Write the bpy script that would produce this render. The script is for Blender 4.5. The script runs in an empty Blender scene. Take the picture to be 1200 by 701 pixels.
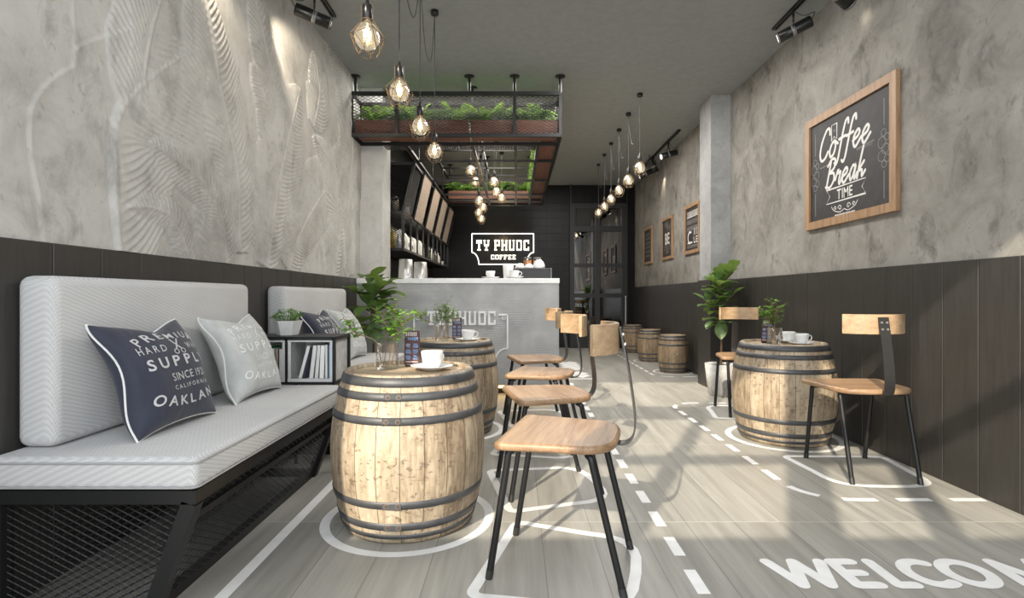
# Cafe interior, built object by object. Units are metres; the camera looks along +Y.
SUN_W, SKY_W, DAY_FILL_W, BAR_W, AISLE_W, WALL_W, EXPO = 4.7, 0.95, 108, 48, 110, 20, 0.36
import bpy, bmesh, math, random
import numpy as np
from mathutils import Matrix, Vector
random.seed(7)
PI = math.pi
SC = bpy.context.scene
COL = SC.collection
R = math.radians

# ------------------------------------------------------------------ mesh builder
class MB:
    def __init__(s, X=None):
        s.v = []; s.f = []; s.s = []; s.m = []
        s.X = X or Matrix.Identity(4)
    def add(s, vs, fs, smooth=False, mat=0):
        o = len(s.v); X = s.X
        s.v += [tuple(X @ Vector(p)) for p in vs]
        for f in fs:
            s.f.append(tuple(i + o for i in f)); s.s.append(smooth); s.m.append(mat)
        return s
    def box(s, c, d, bev=0.0, seg=2, M=None, mat=0, smooth=None):
        bm = bmesh.new(); bmesh.ops.create_cube(bm, size=1.0)
        for v in bm.verts:
            v.co = Vector((v.co.x * d[0], v.co.y * d[1], v.co.z * d[2]))
        if bev > 0:
            bmesh.ops.bevel(bm, geom=bm.edges[:], offset=bev, segments=seg, profile=0.5, affect='EDGES')
        T = Matrix.Translation(Vector(c))
        if M is not None: T = T @ M
        bm.verts.index_update()
        vs = [T @ v.co for v in bm.verts]
        fs = [[v.index for v in f.verts] for f in bm.faces]
        bm.free()
        return s.add(vs, fs, smooth if smooth is not None else (bev > 0 and seg > 2), mat)
    def span(s, a, b, **k):
        return s.box([(a[i] + b[i]) / 2 for i in range(3)], [abs(b[i] - a[i]) for i in range(3)], **k)
    def bar(s, p0, p1, w, h=None, up=(0, 0, 1), mat=0, bev=0.0):
        p0 = Vector(p0); p1 = Vector(p1); h = h or w
        y = (p1 - p0); L = y.length; y.normalize(); u = Vector(up)
        if abs(y.dot(u)) > .98: u = Vector((1, 0, 0)) if abs(y.x) < .9 else Vector((0, 1, 0))
        x = y.cross(u).normalized(); z = x.cross(y)
        M = Matrix((x, y, z)).transposed().to_4x4()
        return s.box((p0 + p1) / 2, (w, L, h), M=M, mat=mat, bev=bev)
    def tube(s, pts, r, n=8, closed=False, cap=True, mat=0, flat=None):
        P = [Vector(p) for p in pts]; m = len(P)
        rs = r if isinstance(r, (list, tuple)) else [r] * m
        tang = []
        for i in range(m):
            a = P[(i - 1) % m] if (closed or i > 0) else P[i]
            b = P[(i + 1) % m] if (closed or i < m - 1) else P[i]
            t = (b - a); tang.append(t.normalized() if t.length > 1e-9 else Vector((0, 0, 1)))
        t0 = tang[0]
        u = Vector((0, 0, 1)) if abs(t0.z) < .9 else Vector((1, 0, 0))
        u = (u - t0 * u.dot(t0)).normalized()
        vs = []
        for i in range(m):
            u = u - tang[i] * u.dot(tang[i])
            u = u.normalized() if u.length > 1e-6 else tang[i].orthogonal().normalized()
            w = tang[i].cross(u)
            for k in range(n):
                a = 2 * PI * k / n
                vs.append(P[i] + (u * math.cos(a) + w * math.sin(a)) * rs[i])
        fs = []
        for i in range(m if closed else m - 1):
            j = (i + 1) % m
            for k in range(n):
                l = (k + 1) % n
                fs.append((i * n + k, i * n + l, j * n + l, j * n + k))
        s.add(vs, fs, n > 5, mat)
        if cap and not closed:
            s.add([vs[k] for k in range(n)], [tuple(range(n))[::-1]], False, mat)
            s.add([vs[(m - 1) * n + k] for k in range(n)], [tuple(range(n))], False, mat)
        return s
    def lathe(s, prof, n=48, mat=0, smooth=True, c=(0, 0, 0), a0=0.0):
        vs = []; fs = []; ring = []
        for (r, z) in prof:
            if r < 1e-6:
                ring.append([len(vs)]); vs.append((c[0], c[1], c[2] + z))
            else:
                ring.append(list(range(len(vs), len(vs) + n)))
                for k in range(n):
                    a = a0 + 2 * PI * k / n
                    vs.append((c[0] + r * math.cos(a), c[1] + r * math.sin(a), c[2] + z))
        for A, B in zip(ring, ring[1:]):
            for k in range(n):
                l = (k + 1) % n
                if len(A) == 1 and len(B) == 1: continue
                if len(A) == 1: fs.append((A[0], B[l], B[k]))
                elif len(B) == 1: fs.append((A[k], A[l], B[0]))
                else: fs.append((A[k], A[l], B[l], B[k]))
        return s.add(vs, fs, smooth, mat)
    def slab(s, outline, levels, mat=0, smooth=True):
        """closed 2D outline (ccw) swept through (inset, z) levels, capped"""
        n = len(outline); O = [Vector(p) for p in outline]; nor = []
        for i in range(n):
            t = (O[(i + 1) % n] - O[i - 1]).normalized(); nor.append(Vector((t.y, -t.x)))
        vs = []; fs = []
        for ins, z in levels:
            for i in range(n):
                p = O[i] - nor[i] * ins; vs.append((p.x, p.y, z))
        L = len(levels)
        for a in range(L - 1):
            for i in range(n):
                j = (i + 1) % n
                fs.append((a * n + i, a * n + j, (a + 1) * n + j, (a + 1) * n + i))
        s.add(vs, fs, smooth, mat)
        s.add([vs[i] for i in range(n)], [tuple(range(n))[::-1]], False, mat)
        s.add([vs[(L - 1) * n + i] for i in range(n)], [tuple(range(n))], False, mat)
        return s
    def ribbon(s, pts, w, z=0.0, closed=False, mat=0, caps=True):
        """flat 2D stroke of width w in the local xy plane"""
        P = [Vector((p[0], p[1])) for p in pts]; m = len(P); vs = []; fs = []; zi = 1.5e-5
        for i in range(m):
            a = P[(i - 1) % m] if (closed or i > 0) else P[i]
            b = P[(i + 1) % m] if (closed or i < m - 1) else P[i]
            t = (b - a).normalized(); nn = Vector((-t.y, t.x))
            if 0 < i < m - 1 or closed:
                t1 = (P[i] - a).normalized(); k = max(.5, nn.dot(Vector((-t1.y, t1.x)))); 
            else: k = 1
            vs += [(P[i].x + nn.x * w / 2 / k, P[i].y + nn.y * w / 2 / k, z + i * zi * (not closed)), (P[i].x - nn.x * w / 2 / k, P[i].y - nn.y * w / 2 / k, z + i * zi * (not closed))]
        for i in range(m if closed else m - 1):
            j = (i + 1) % m
            fs.append((2 * i, 2 * i + 1, 2 * j + 1, 2 * j))
        s.add(vs, fs, False, mat)
        if caps and not closed:
            for p, q, zc in ((P[0], P[1], z - zi / 2), (P[-1], P[-2], z + m * zi)):
                d = math.atan2(p.y - q.y, p.x - q.x)
                fan = [(p.x, p.y, zc)] + [(p.x + w / 2 * math.cos(d + a), p.y + w / 2 * math.sin(d + a), zc) for a in [(-.5 + k / 6) * PI for k in range(7)]]
                s.add(fan, [(0, k, k + 1) for k in range(1, 7)], False, mat)
        return s
    def flat(s, pts, z=0.0, mat=0):
        return s.add([(p[0], p[1], z) for p in pts], [tuple(range(len(pts)))], False, mat)
    def rect(s, x0, y0, x1, y1, z=0.0, mat=0):
        return s.flat([(x0, y0), (x1, y0), (x1, y1), (x0, y1)], z, mat)
    def build(s, name, mat, parent=None, loc=(0, 0, 0), rot=(0, 0, 0)):
        me = bpy.data.meshes.new(name)
        me.from_pydata(s.v, [], s.f)
        me.polygons.foreach_set('use_smooth', s.s)
        mats = mat if isinstance(mat, (list, tuple)) else [mat]
        for m in mats: me.materials.append(m)
        if len(mats) > 1: me.polygons.foreach_set('material_index', s.m)
        me.update()
        o = bpy.data.objects.new(name, me); COL.objects.link(o)
        o.location = loc; o.rotation_euler = rot
        if parent is not None: o.parent = parent
        return o

def tag(o, label=None, cat=None, group=None, kind=None):
    if label: o['label'] = label
    if cat: o['category'] = cat
    if group: o['group'] = group
    if kind: o['kind'] = kind
    return o
def thing(name, label, cat, loc=(0, 0, 0), rz=0.0, group=None):
    o = bpy.data.objects.new(name, None); COL.objects.link(o)
    o.empty_display_size = .05
    o.location = loc; o.rotation_euler = (0, 0, rz)
    return tag(o, label, cat, group)
def struct(name, mb, m, parent=None):
    o = mb.build(name, m, parent)
    if parent is None: o['kind'] = 'structure'
    return o
def dup(root, loc=None, rz=None, label=None, group=None, scale=None):
    def cp(o, par):
        c = o.copy(); COL.objects.link(c); c.parent = par
        for ch in list(o.children): cp(ch, c)
        return c
    r = cp(root, None)
    if loc is not None: r.location = loc
    if rz is not None: r.rotation_euler = (0, 0, rz)
    if scale is not None: r.scale = scale
    if label: r['label'] = label
    if group: r['group'] = group
    return r
def smooth_path(pts, k=6, closed=False):
    P = [Vector(p) for p in pts]; n = len(P); out = []
    rng = n if closed else n - 1
    for i in range(rng):
        p1 = P[i]; p2 = P[(i + 1) % n]
        p0 = P[i - 1] if (closed or i > 0) else p1 * 2 - p2
        p3 = P[(i + 2) % n] if (closed or i < n - 2) else p2 * 2 - p1
        for j in range(k):
            t = j / k
            out.append(.5 * ((2 * p1) + (p2 - p0) * t + (2 * p0 - 5 * p1 + 4 * p2 - p3) * t * t + (3 * p1 - p0 - 3 * p2 + p3) * t ** 3))
    if not closed: out.append(P[-1])
    return out
def basis(x, y, o):
    x = Vector(x).normalized(); y = Vector(y).normalized(); z = x.cross(y).normalized()
    M = Matrix((x, y, z)).transposed().to_4x4(); M.translation = Vector(o); return M
def frame_x(axis, up, o):  # columns helper for facing planes
    return basis(axis, up, o)

# ------------------------------------------------------------------ lettering
_gl = {}
def glyph(ch, bold=0.0):
    key = (ch, bold)
    if key not in _gl:
        cu = bpy.data.curves.new('glyph', 'FONT'); cu.body = ch; cu.size = 1.0; cu.offset = bold; cu.resolution_u = 3
        ob = bpy.data.objects.new('glyph', cu); COL.objects.link(ob)
        dg = bpy.context.evaluated_depsgraph_get(); dg.update()
        me = bpy.data.meshes.new_from_object(ob.evaluated_get(dg))
        vs = [(v.co.x, v.co.y) for v in me.vertices]; fs = [tuple(p.vertices) for p in me.polygons]
        bpy.data.objects.remove(ob); bpy.data.curves.remove(cu); bpy.data.meshes.remove(me)
        xs = [v[0] for v in vs] or [0, .3]
        _gl[key] = (vs, fs, min(xs), max(xs))
    return _gl[key]
def text2d(st, size, track=.06, bold=.012, squeeze=1.0, shear=0.0):
    """list of (verts2d, faces, centre_x) centred on 0"""
    out = []; x = 0.0
    for ch in st:
        if ch == ' ': x += .3 * size * squeeze; continue
        vs, fs, a, b = glyph(ch, bold)
        out.append(([((v[0] - a) * size * squeeze + x + v[1] * size * shear, v[1] * size) for v in vs], fs, x + (b - a) * size * squeeze / 2))
        x += (b - a) * size * squeeze + track * size
    w = x - track * size
    return [([(p[0] - w / 2, p[1]) for p in vs], fs, c - w / 2) for vs, fs, c in out], w
def put_text(mb, st, cx, cy, size, z=0.0, mat=0, arch=0.0, **k):
    L, w = text2d(st, size, **k)
    for vs, fs, c in L:
        if arch:
            t = c / arch; ca, sa = math.cos(-t), math.sin(-t)
            vv = []
            for (x, y) in vs:
                dx, dy = x - c, y
                vv.append((cx + arch * math.sin(t) + dx * ca - dy * sa, cy + arch * (math.cos(t) - 1) + dx * sa + dy * ca, z))
        else: vv = [(x + cx, y + cy, z) for x, y in vs]
        mb.add(vv, fs, False, mat)
    return w
BLOCK = {
 'T': [(0, .83, 1, 1), (0, .66, .17, .85), (.83, .66, 1, .85), (.36, 0, .64, .9), (.2, 0, .8, .12)],
 'Y': [(-.04, .9, .36, 1), (.64, .9, 1.04, 1), (.04, .5, .3, .95), (.7, .5, .96, .95), (.1, .4, .9, .56), (.36, 0, .64, .45), (.2, 0, .8, .12)],
 'P': [(.08, 0, .33, 1), (0, .88, .95, 1), (.74, .45, .97, .98), (.3, .42, .95, .54), (-.02, 0, .48, .12)],
 'H': [(.03, 0, .27, 1), (.73, 0, .97, 1), (.25, .44, .75, .57), (-.04, 0, .33, .09), (.67, 0, 1.04, .09), (-.04, .91, .33, 1), (.67, .91, 1.04, 1)],
 'U': [(.03, .04, .27, 1), (.73, .04, .97, 1), (.08, 0, .92, .14), (-.05, .91, .34, 1), (.66, .91, 1.05, 1)],
 'O': [(0, .04, .25, .96), (.75, .04, 1, .96), (.06, 0, .94, .14), (.06, .86, .94, 1)],
 'C': [(0, .04, .29, .96), (.06, 0, .98, .16), (.06, .84, .98, 1), (.78, .1, .98, .36), (.78, .64, .98, .9)],
 'F': [(.1, 0, .4, 1), (0, .86, .98, 1), (.82, .68, .98, .9), (.35, .42, .72, .57), (0, 0, .52, .12)],
 'E': [(.1, 0, .4, 1), (0, .86, .98, 1), (.84, .72, .98, .9), (.35, .43, .76, .57), (0, 0, .98, .14), (.84, .08, .98, .26)],
}
def block_text(mb, st, x0, y0, x1, h, depth, gap=.28, space=.55):
    n = sum(1 for c in st if c != ' '); ns = st.count(' ')
    w = (x1 - x0) / (n + gap * (len(st) - 1 - 2 * ns) + space * ns + 0.0)
    x = x0
    for i, c in enumerate(st):
        if c == ' ': x += w * space - gap * w * 0; continue
        for k, (a, b, e, d) in enumerate(BLOCK[c]):
            mb.span((x + a * w, y0 + b * h, 0), (x + e * w, y0 + d * h, depth + k * .0006))
        x += w
        if i + 1 < len(st) and st[i + 1] != ' ': x += gap * w

# ------------------------------------------------------------------ materials
def newmat(name):
    m = bpy.data.materials.new(name); m.use_nodes = True
    nt = m.node_tree; return m, nt, nt.nodes['Principled BSDF']
def nd(nt, typ, **k):
    n = nt.nodes.new(typ)
    for a, b in k.items():
        if a in n.inputs: n.inputs[a].default_value = b
        else: setattr(n, a, b)
    return n
def lk(nt, a, b): nt.links.new(a, b)
def mth(nt, op, a, b=None):
    n = nt.nodes.new('ShaderNodeMath'); n.operation = op
    for i, x in enumerate((a, b)):
        if x is None: continue
        if isinstance(x, (int, float)): n.inputs[i].default_value = x
        else: nt.links.new(x, n.inputs[i])
    return n.outputs[0]
def ramp(nt, fac, stops, interp='LINEAR'):
    n = nt.nodes.new('ShaderNodeValToRGB'); n.color_ramp.interpolation = interp
    e = n.color_ramp.elements
    while len(e) < len(stops): e.new(.5)
    for el, (p, c) in zip(e, stops):
        el.position = p; el.color = (c[0], c[1], c[2], 1) if not isinstance(c, (int, float)) else (c, c, c, 1)
    nt.links.new(fac, n.inputs[0]); return n.outputs[0]
def mix(nt, fac, a, b, mode='MIX'):
    n = nt.nodes.new('ShaderNodeMix'); n.data_type = 'RGBA'; n.blend_type = mode
    for s, x in ((n.inputs[0], fac), (n.inputs[6], a), (n.inputs[7], b)):
        if isinstance(x, (int, float)): s.default_value = x
        elif isinstance(x, tuple): s.default_value = (x[0], x[1], x[2], 1)
        else: nt.links.new(x, s)
    return n.outputs[2]
def coord(nt, scale=(1, 1, 1), rot=(0, 0, 0), kind='Object'):
    t = nt.nodes.new('ShaderNodeTexCoord'); mp = nt.nodes.new('ShaderNodeMapping')
    mp.inputs['Scale'].default_value = scale; mp.inputs['Rotation'].default_value = rot
    nt.links.new(t.outputs[kind], mp.inputs[0]); return mp.outputs[0]
def noise(nt, v, scale, detail=4, rough=.55, dist=0.0):
    n = nd(nt, 'ShaderNodeTexNoise', Scale=scale, Detail=detail, Roughness=rough, Distortion=dist)
    nt.links.new(v, n.inputs['Vector']); return n.outputs[0]
def bump(nt, bsdf, h, strength, dist=.01):
    b = nd(nt, 'ShaderNodeBump', Strength=strength, Distance=dist)
    nt.links.new(h, b.inputs['Height']); nt.links.new(b.outputs[0], bsdf.inputs['Normal'])
def plain(name, c, rough=.5, metal=0.0, bumps=None, var=0.0, spec=None):
    m, nt, b = newmat(name)
    b.inputs['Roughness'].default_value = rough; b.inputs['Metallic'].default_value = metal
    if spec is not None: b.inputs['Specular IOR Level'].default_value = spec
    v = coord(nt)
    n = noise(nt, v, 14, 5)
    k = max(var, .06)
    col = ramp(nt, n, [(.3, tuple(x * (1 - k) for x in c)), (.7, tuple(min(1, x * (1 + k)) for x in c))])
    lk(nt, col, b.inputs['Base Color'])
    if bumps: bump(nt, b, noise(nt, v, bumps[0], 4), bumps[1], .004)
    return m
def concrete(name, dark, mid, light, scale=1.0, bmp=.25, spots=.35, rough=.85):
    m, nt, b = newmat(name); b.inputs['Roughness'].default_value = rough
    v = coord(nt)
    n1 = noise(nt, v, .9 * scale, 8, .62, .4); n2 = noise(nt, v, 3.2 * scale, 10, .7, .8)
    f = mth(nt, 'ADD', mth(nt, 'MULTIPLY', n1, .55), mth(nt, 'MULTIPLY', n2, .45))
    c = ramp(nt, f, [(.36, dark), (.5, mid), (.64, light)])
    vs = coord(nt, (1, 1, .55), (0, .4, .3))
    sp = ramp(nt, noise(nt, vs, 5.0 * scale, 8, .72, .5), [(.53, 0.0), (.70, 1.0)])
    c = mix(nt, mth(nt, 'MULTIPLY', sp, spots), c, tuple(x * .55 for x in dark))
    pits = ramp(nt, noise(nt, v, 22, 4, .6), [(.63, 0.0), (.70, 1.0)])
    c = mix(nt, mth(nt, 'MULTIPLY', pits, .35), c, tuple(x * .6 for x in dark))
    lk(nt, c, b.inputs['Base Color'])
    h = mth(nt, 'ADD', mth(nt, 'MULTIPLY', noise(nt, v, 9, 8, .65), .8), mth(nt, 'MULTIPLY', noise(nt, v, 60, 4, .6), .25))
    bump(nt, b, h, bmp, .02)
    return m
def wood(name, dark, mid, light, axis='X', scale=1.0, rough=.5, bmp=.15):
    m, nt, b = newmat(name); b.inputs['Roughness'].default_value = rough
    s = {'X': (1.2, 14, 14), 'Y': (14, 1.2, 14), 'Z': (14, 14, 1.2)}[axis]
    v = coord(nt, tuple(x * scale for x in s))
    n = noise(nt, v, 2.0, 7, .6, .6)
    v2 = coord(nt, tuple(x * scale * 3.5 for x in s))
    n2 = noise(nt, v2, 4.0, 4, .6)
    f = mth(nt, 'ADD', mth(nt, 'MULTIPLY', n, .72), mth(nt, 'MULTIPLY', n2, .28))
    lk(nt, ramp(nt, f, [(.34, dark), (.5, mid), (.66, light)]), b.inputs['Base Color'])
    bump(nt, b, f, bmp, .003)
    return m
def emit(name, c, strength):
    m, nt, b = newmat(name)
    b.inputs['Base Color'].default_value = (*c, 1)
    b.inputs['Emission Color'].default_value = (*c, 1); b.inputs['Emission Strength'].default_value = strength
    return m
def glass(name, tint=(1, 1, 1), refl=.12, rough=.0, glow=None, fres=.6):
    m, nt, b = newmat(name); out = nt.nodes['Material Output']
    nt.nodes.remove(b)
    tr = nd(nt, 'ShaderNodeBsdfTransparent', Color=(*tint, 1)); gl = nd(nt, 'ShaderNodeBsdfGlossy', Roughness=rough)
    lw = nd(nt, 'ShaderNodeLayerWeight', Blend=.25)
    fac = mth(nt, 'ADD', mth(nt, 'MULTIPLY', lw.outputs['Fresnel'], fres), refl)
    mx = nt.nodes.new('ShaderNodeMixShader')
    lk(nt, fac, mx.inputs[0]); lk(nt, tr.outputs[0], mx.inputs[1]); lk(nt, gl.outputs[0], mx.inputs[2])
    last = mx.outputs[0]
    if glow:
        em = nd(nt, 'ShaderNodeEmission', Color=(*glow[0], 1), Strength=glow[1])
        ad = nt.nodes.new('ShaderNodeAddShader'); lk(nt, last, ad.inputs[0]); lk(nt, em.outputs[0], ad.inputs[1]); last = ad.outputs[0]
    lk(nt, last, out.inputs[0]); return m
def leafmat(name, c0, c1, rough=.45):
    m, nt, b = newmat(name); b.inputs['Roughness'].default_value = rough
    v = coord(nt)
    c = ramp(nt, noise(nt, v, 9, 4, .6), [(.3, c0), (.7, c1)])
    lk(nt, c, b.inputs['Base Color'])
    tr = nd(nt, 'ShaderNodeBsdfTranslucent'); lk(nt, mix(nt, .5, c, (.45, .62, .08)), tr.inputs[0])
    mx = nt.nodes.new('ShaderNodeMixShader'); mx.inputs[0].default_value = .32
    lk(nt, b.outputs[0], mx.inputs[1]); lk(nt, tr.outputs[0], mx.inputs[2]); lk(nt, mx.outputs[0], nt.nodes['Material Output'].inputs[0])
    return m

def barrel_wood(name, dark, mid, light, n=22):
    m, nt, b = newmat(name); b.inputs['Roughness'].default_value = .62
    t = nt.nodes.new('ShaderNodeTexCoord'); sp = nt.nodes.new('ShaderNodeSeparateXYZ'); lk(nt, t.outputs['Object'], sp.inputs[0])
    ang = mth(nt, 'MULTIPLY', mth(nt, 'ARCTAN2', sp.outputs[1], sp.outputs[0]), n / (2 * PI))
    ang = mth(nt, 'ADD', ang, 100.2)
    fr = mth(nt, 'FRACT', ang); ix = mth(nt, 'FLOOR', ang)
    wn = nt.nodes.new('ShaderNodeTexWhiteNoise'); wn.noise_dimensions = '1D'; lk(nt, ix, wn.inputs['W'])
    v = coord(nt, (9, 9, 1.1)); g = noise(nt, v, 5, 8, .68, .5)
    f = mth(nt, 'ADD', mth(nt, 'MULTIPLY', g, .8), mth(nt, 'MULTIPLY', wn.outputs['Value'], .2))
    c = ramp(nt, f, [(.33, dark), (.49, mid), (.68, light)])
    v2 = coord(nt, (1, 1, .8))
    bl = ramp(nt, noise(nt, v2, 6.5, 7, .68), [(.42, 0.0), (.70, 1.0)])
    c = mix(nt, mth(nt, 'MULTIPLY', bl, .45), c, tuple(x * .5 for x in dark))
    v3 = coord(nt, (1, 1, 1.6))
    mask = ramp(nt, noise(nt, v3, 4, 2), [(.40, 0.0), (.55, 1.0)])
    pits = mth(nt, 'MULTIPLY', ramp(nt, noise(nt, v3, 36, 4, .65), [(.56, 0.0), (.62, 1.0)]), mask)
    c = mix(nt, mth(nt, 'MULTIPLY', pits, .62), c, (.10, .07, .045))
    seam = mth(nt, 'LESS_THAN', mth(nt, 'MINIMUM', fr, mth(nt, 'SUBTRACT', 1.0, fr)), .018)
    c = mix(nt, mth(nt, 'MULTIPLY', seam, .75), c, (.05, .035, .02))
    lk(nt, c, b.inputs['Base Color'])
    h = mth(nt, 'SUBTRACT', mth(nt, 'MULTIPLY', g, .5), mth(nt, 'ADD', seam, mth(nt, 'MULTIPLY', pits, .6)))
    bump(nt, b, h, .35, .006)
    return m
def floor_mat():
    m, nt, b = newmat('floor_planks'); b.inputs['Roughness'].default_value = .38; b.inputs['Specular IOR Level'].default_value = .4
    t = nt.nodes.new('ShaderNodeTexCoord'); sp = nt.nodes.new('ShaderNodeSeparateXYZ'); lk(nt, t.outputs['Object'], sp.inputs[0])
    px = mth(nt, 'ADD', mth(nt, 'DIVIDE', sp.outputs[0], .2145), 100.5); py = mth(nt, 'DIVIDE', mth(nt, 'ADD', sp.outputs[1], 12.4 - 2.37), 1.24)
    ix = mth(nt, 'FLOOR', px); fx = mth(nt, 'FRACT', px); iy = mth(nt, 'FLOOR', py); fy = mth(nt, 'FRACT', py)
    cv = nt.nodes.new('ShaderNodeCombineXYZ'); lk(nt, ix, cv.inputs[0]); lk(nt, iy, cv.inputs[1])
    wn = nt.nodes.new('ShaderNodeTexWhiteNoise'); wn.noise_dimensions = '2D'; lk(nt, cv.outputs[0], wn.inputs['Vector'])
    c3 = nt.nodes.new('ShaderNodeCombineXYZ')
    lk(nt, mth(nt, 'ADD', mth(nt, 'MULTIPLY', sp.outputs[0], 22), mth(nt, 'MULTIPLY', wn.outputs['Value'], 40)), c3.inputs[0])
    lk(nt, mth(nt, 'MULTIPLY', sp.outputs[1], 1.3), c3.inputs[1]); lk(nt, mth(nt, 'MULTIPLY', wn.outputs['Value'], 17), c3.inputs[2])
    g = noise(nt, c3.outputs[0], 1.0, 7, .62, .3)
    f = mth(nt, 'ADD', mth(nt, 'MULTIPLY', g, .85), mth(nt, 'MULTIPLY', wn.outputs['Value'], .15))
    c = ramp(nt, f, [(.3, FL[0]), (.5, FL[1]), (.72, FL[2])])
    e = mth(nt, 'MINIMUM', fx, mth(nt, 'SUBTRACT', 1.0, fx))
    seam = mth(nt, 'LESS_THAN', e, .009)
    c = mix(nt, mth(nt, 'MULTIPLY', seam, .6), c, (.12, .12, .11))
    e2 = mth(nt, 'MINIMUM', fy, mth(nt, 'SUBTRACT', 1.0, fy)); s2 = mth(nt, 'LESS_THAN', e2, .003)
    c = mix(nt, mth(nt, 'MULTIPLY', s2, .5), c, (.55, .53, .48))
    lk(nt, c, b.inputs['Base Color'])
    lk(nt, ramp(nt, g, [(.3, .3), (.7, .46)]), b.inputs['Roughness'])
    bump(nt, b, mth(nt, 'SUBTRACT', mth(nt, 'MULTIPLY', g, .4), seam), .12, .003)
    return m
def fabric(name, a, c, cell=.0045):
    m, nt, b = newmat(name); b.inputs['Roughness'].default_value = .9; b.inputs['Specular IOR Level'].default_value = .15
    v = coord(nt, (1, 1, 1), (.35, .2, .78)); ch = nd(nt, 'ShaderNodeTexChecker', Scale=1 / cell)
    lk(nt, v, ch.inputs['Vector'])
    col = mix(nt, ch.outputs['Fac'], a, c)
    n = noise(nt, coord(nt), 5, 5); col = mix(nt, .25, col, ramp(nt, n, [(.3, .55), (.7, .8)]), 'MULTIPLY')
    lk(nt, col, b.inputs['Base Color']); bump(nt, b, ch.outputs['Fac'], .25, .002)
    return m
def cloth(name, c):
    m, nt, b = newmat(name); b.inputs['Roughness'].default_value = .72; b.inputs['Sheen Weight'].default_value = .15
    n = noise(nt, coord(nt), 7, 6, .6, .8)
    lk(nt, ramp(nt, n, [(.3, tuple(x * .82 for x in c)), (.7, tuple(min(1, x * 1.15) for x in c))]), b.inputs['Base Color'])
    bump(nt, b, noise(nt, coord(nt, (1, 1.8, 1)), 9, 3, .5, 1.2), .35, .012)
    return m
def tile_mat():
    m, nt, b = newmat('black_tile'); b.inputs['Roughness'].default_value = .35; b.inputs['Specular IOR Level'].default_value = .18
    t = nt.nodes.new('ShaderNodeTexCoord'); sp = nt.nodes.new('ShaderNodeSeparateXYZ'); lk(nt, t.outputs['Object'], sp.inputs[0])
    cv = nt.nodes.new('ShaderNodeCombineXYZ'); lk(nt, mth(nt, 'ADD', sp.outputs[0], sp.outputs[1]), cv.inputs[0]); lk(nt, sp.outputs[2], cv.inputs[1])
    br = nd(nt, 'ShaderNodeTexBrick', Scale=1.0); br.offset = 0.0
    br.inputs['Brick Width'].default_value = .15; br.inputs['Row Height'].default_value = .15; br.inputs['Mortar Size'].default_value = .003
    br.inputs['Color1'].default_value = (.009, .0085, .0078, 1); br.inputs['Color2'].default_value = (.012, .0115, .0105, 1); br.inputs['Mortar'].default_value = (.005, .005, .005, 1)
    lk(nt, cv.outputs[0], br.inputs['Vector']); lk(nt, br.outputs[0], b.inputs['Base Color'])
    bump(nt, b, mth(nt, 'SUBTRACT', 1.0, br.outputs['Fac']), .5, .003)
    return m
def counter_mat():
    m, nt, b = newmat('counter_concrete'); b.inputs['Roughness'].default_value = .7
    v = coord(nt); n1 = noise(nt, v, 2.2, 8, .6, .4)
    c = ramp(nt, n1, [(.33, (.34, .345, .35)), (.5, (.42, .425, .43)), (.66, (.52, .525, .525))])
    lk(nt, c, b.inputs['Base Color'])
    t = nt.nodes.new('ShaderNodeTexCoord'); sp = nt.nodes.new('ShaderNodeSeparateXYZ'); lk(nt, t.outputs['Object'], sp.inputs[0])
    hz = mth(nt, 'SINE', mth(nt, 'MULTIPLY', sp.outputs[2], 2 * PI / .024))
    vt = mth(nt, 'SINE', mth(nt, 'MULTIPLY', sp.outputs[0], 2 * PI / .024))
    def patch(x0, z0, x1, z1):
        a = mth(nt, 'MULTIPLY', mth(nt, 'GREATER_THAN', sp.outputs[0], x0), mth(nt, 'LESS_THAN', sp.outputs[0], x1))
        bb = mth(nt, 'MULTIPLY', mth(nt, 'GREATER_THAN', sp.outputs[2], z0), mth(nt, 'LESS_THAN', sp.outputs[2], z1))
        return mth(nt, 'MULTIPLY', a, bb)
    H = None
    for (q, w) in ((patch(-1.35, .84, -1.0, 1.15), hz), (patch(-1.0, 1.05, -.62, 1.15), hz), (patch(-1.0, .93, -.75, 1.05), vt), (patch(-1.3, .25, -1.02, .84), hz),
                   (patch(-1.0, .2, -.1, .72), hz), (patch(-.4, .7, .15, .97), hz), (patch(.1, .35, .43, .6), hz), (patch(-.2, .1, .1, .4), vt)):
        h = mth(nt, 'MULTIPLY', q, w); H = h if H is None else mth(nt, 'ADD', H, h)
    fade = ramp(nt, noise(nt, v, 3.0, 3), [(.36, 0.1), (.6, 1.0)])
    bump(nt, b, mth(nt, 'ADD', mth(nt, 'MULTIPLY', H, fade), mth(nt, 'MULTIPLY', noise(nt, v, 30, 5), .5)), .22, .006)
    return m

FL = ((.25, .243, .218), (.33, .32, .288), (.42, .405, .365))
M = {}
M['floor'] = floor_mat()
M['paint'] = plain('white_floor_paint', (.80, .80, .79), .55)
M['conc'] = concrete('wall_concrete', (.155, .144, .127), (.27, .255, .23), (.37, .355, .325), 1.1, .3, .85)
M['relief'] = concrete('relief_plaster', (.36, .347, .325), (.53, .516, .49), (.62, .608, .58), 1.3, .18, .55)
M['pilaster'] = concrete('pilaster_concrete', (.42, .415, .405), (.52, .515, .50), (.6, .595, .58), 1.5, .15, .3)
M['pilasterr'] = concrete('column_concrete', (.24, .243, .242), (.33, .333, .332), (.40, .403, .40), 1.5, .15, .4)
M['ceiling'] = plain('ceiling_paint', (.30, .318, .312), .8, bumps=(60, .1))
M['wains'] = wood('wainscot_board', (.030, .027, .024), (.038, .035, .031), (.046, .043, .039), 'Z', 1.5, .42, .05)
M['tile'] = tile_mat()
M['dark'] = plain('dark_panel', (.013, .0125, .012), .5)
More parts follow.
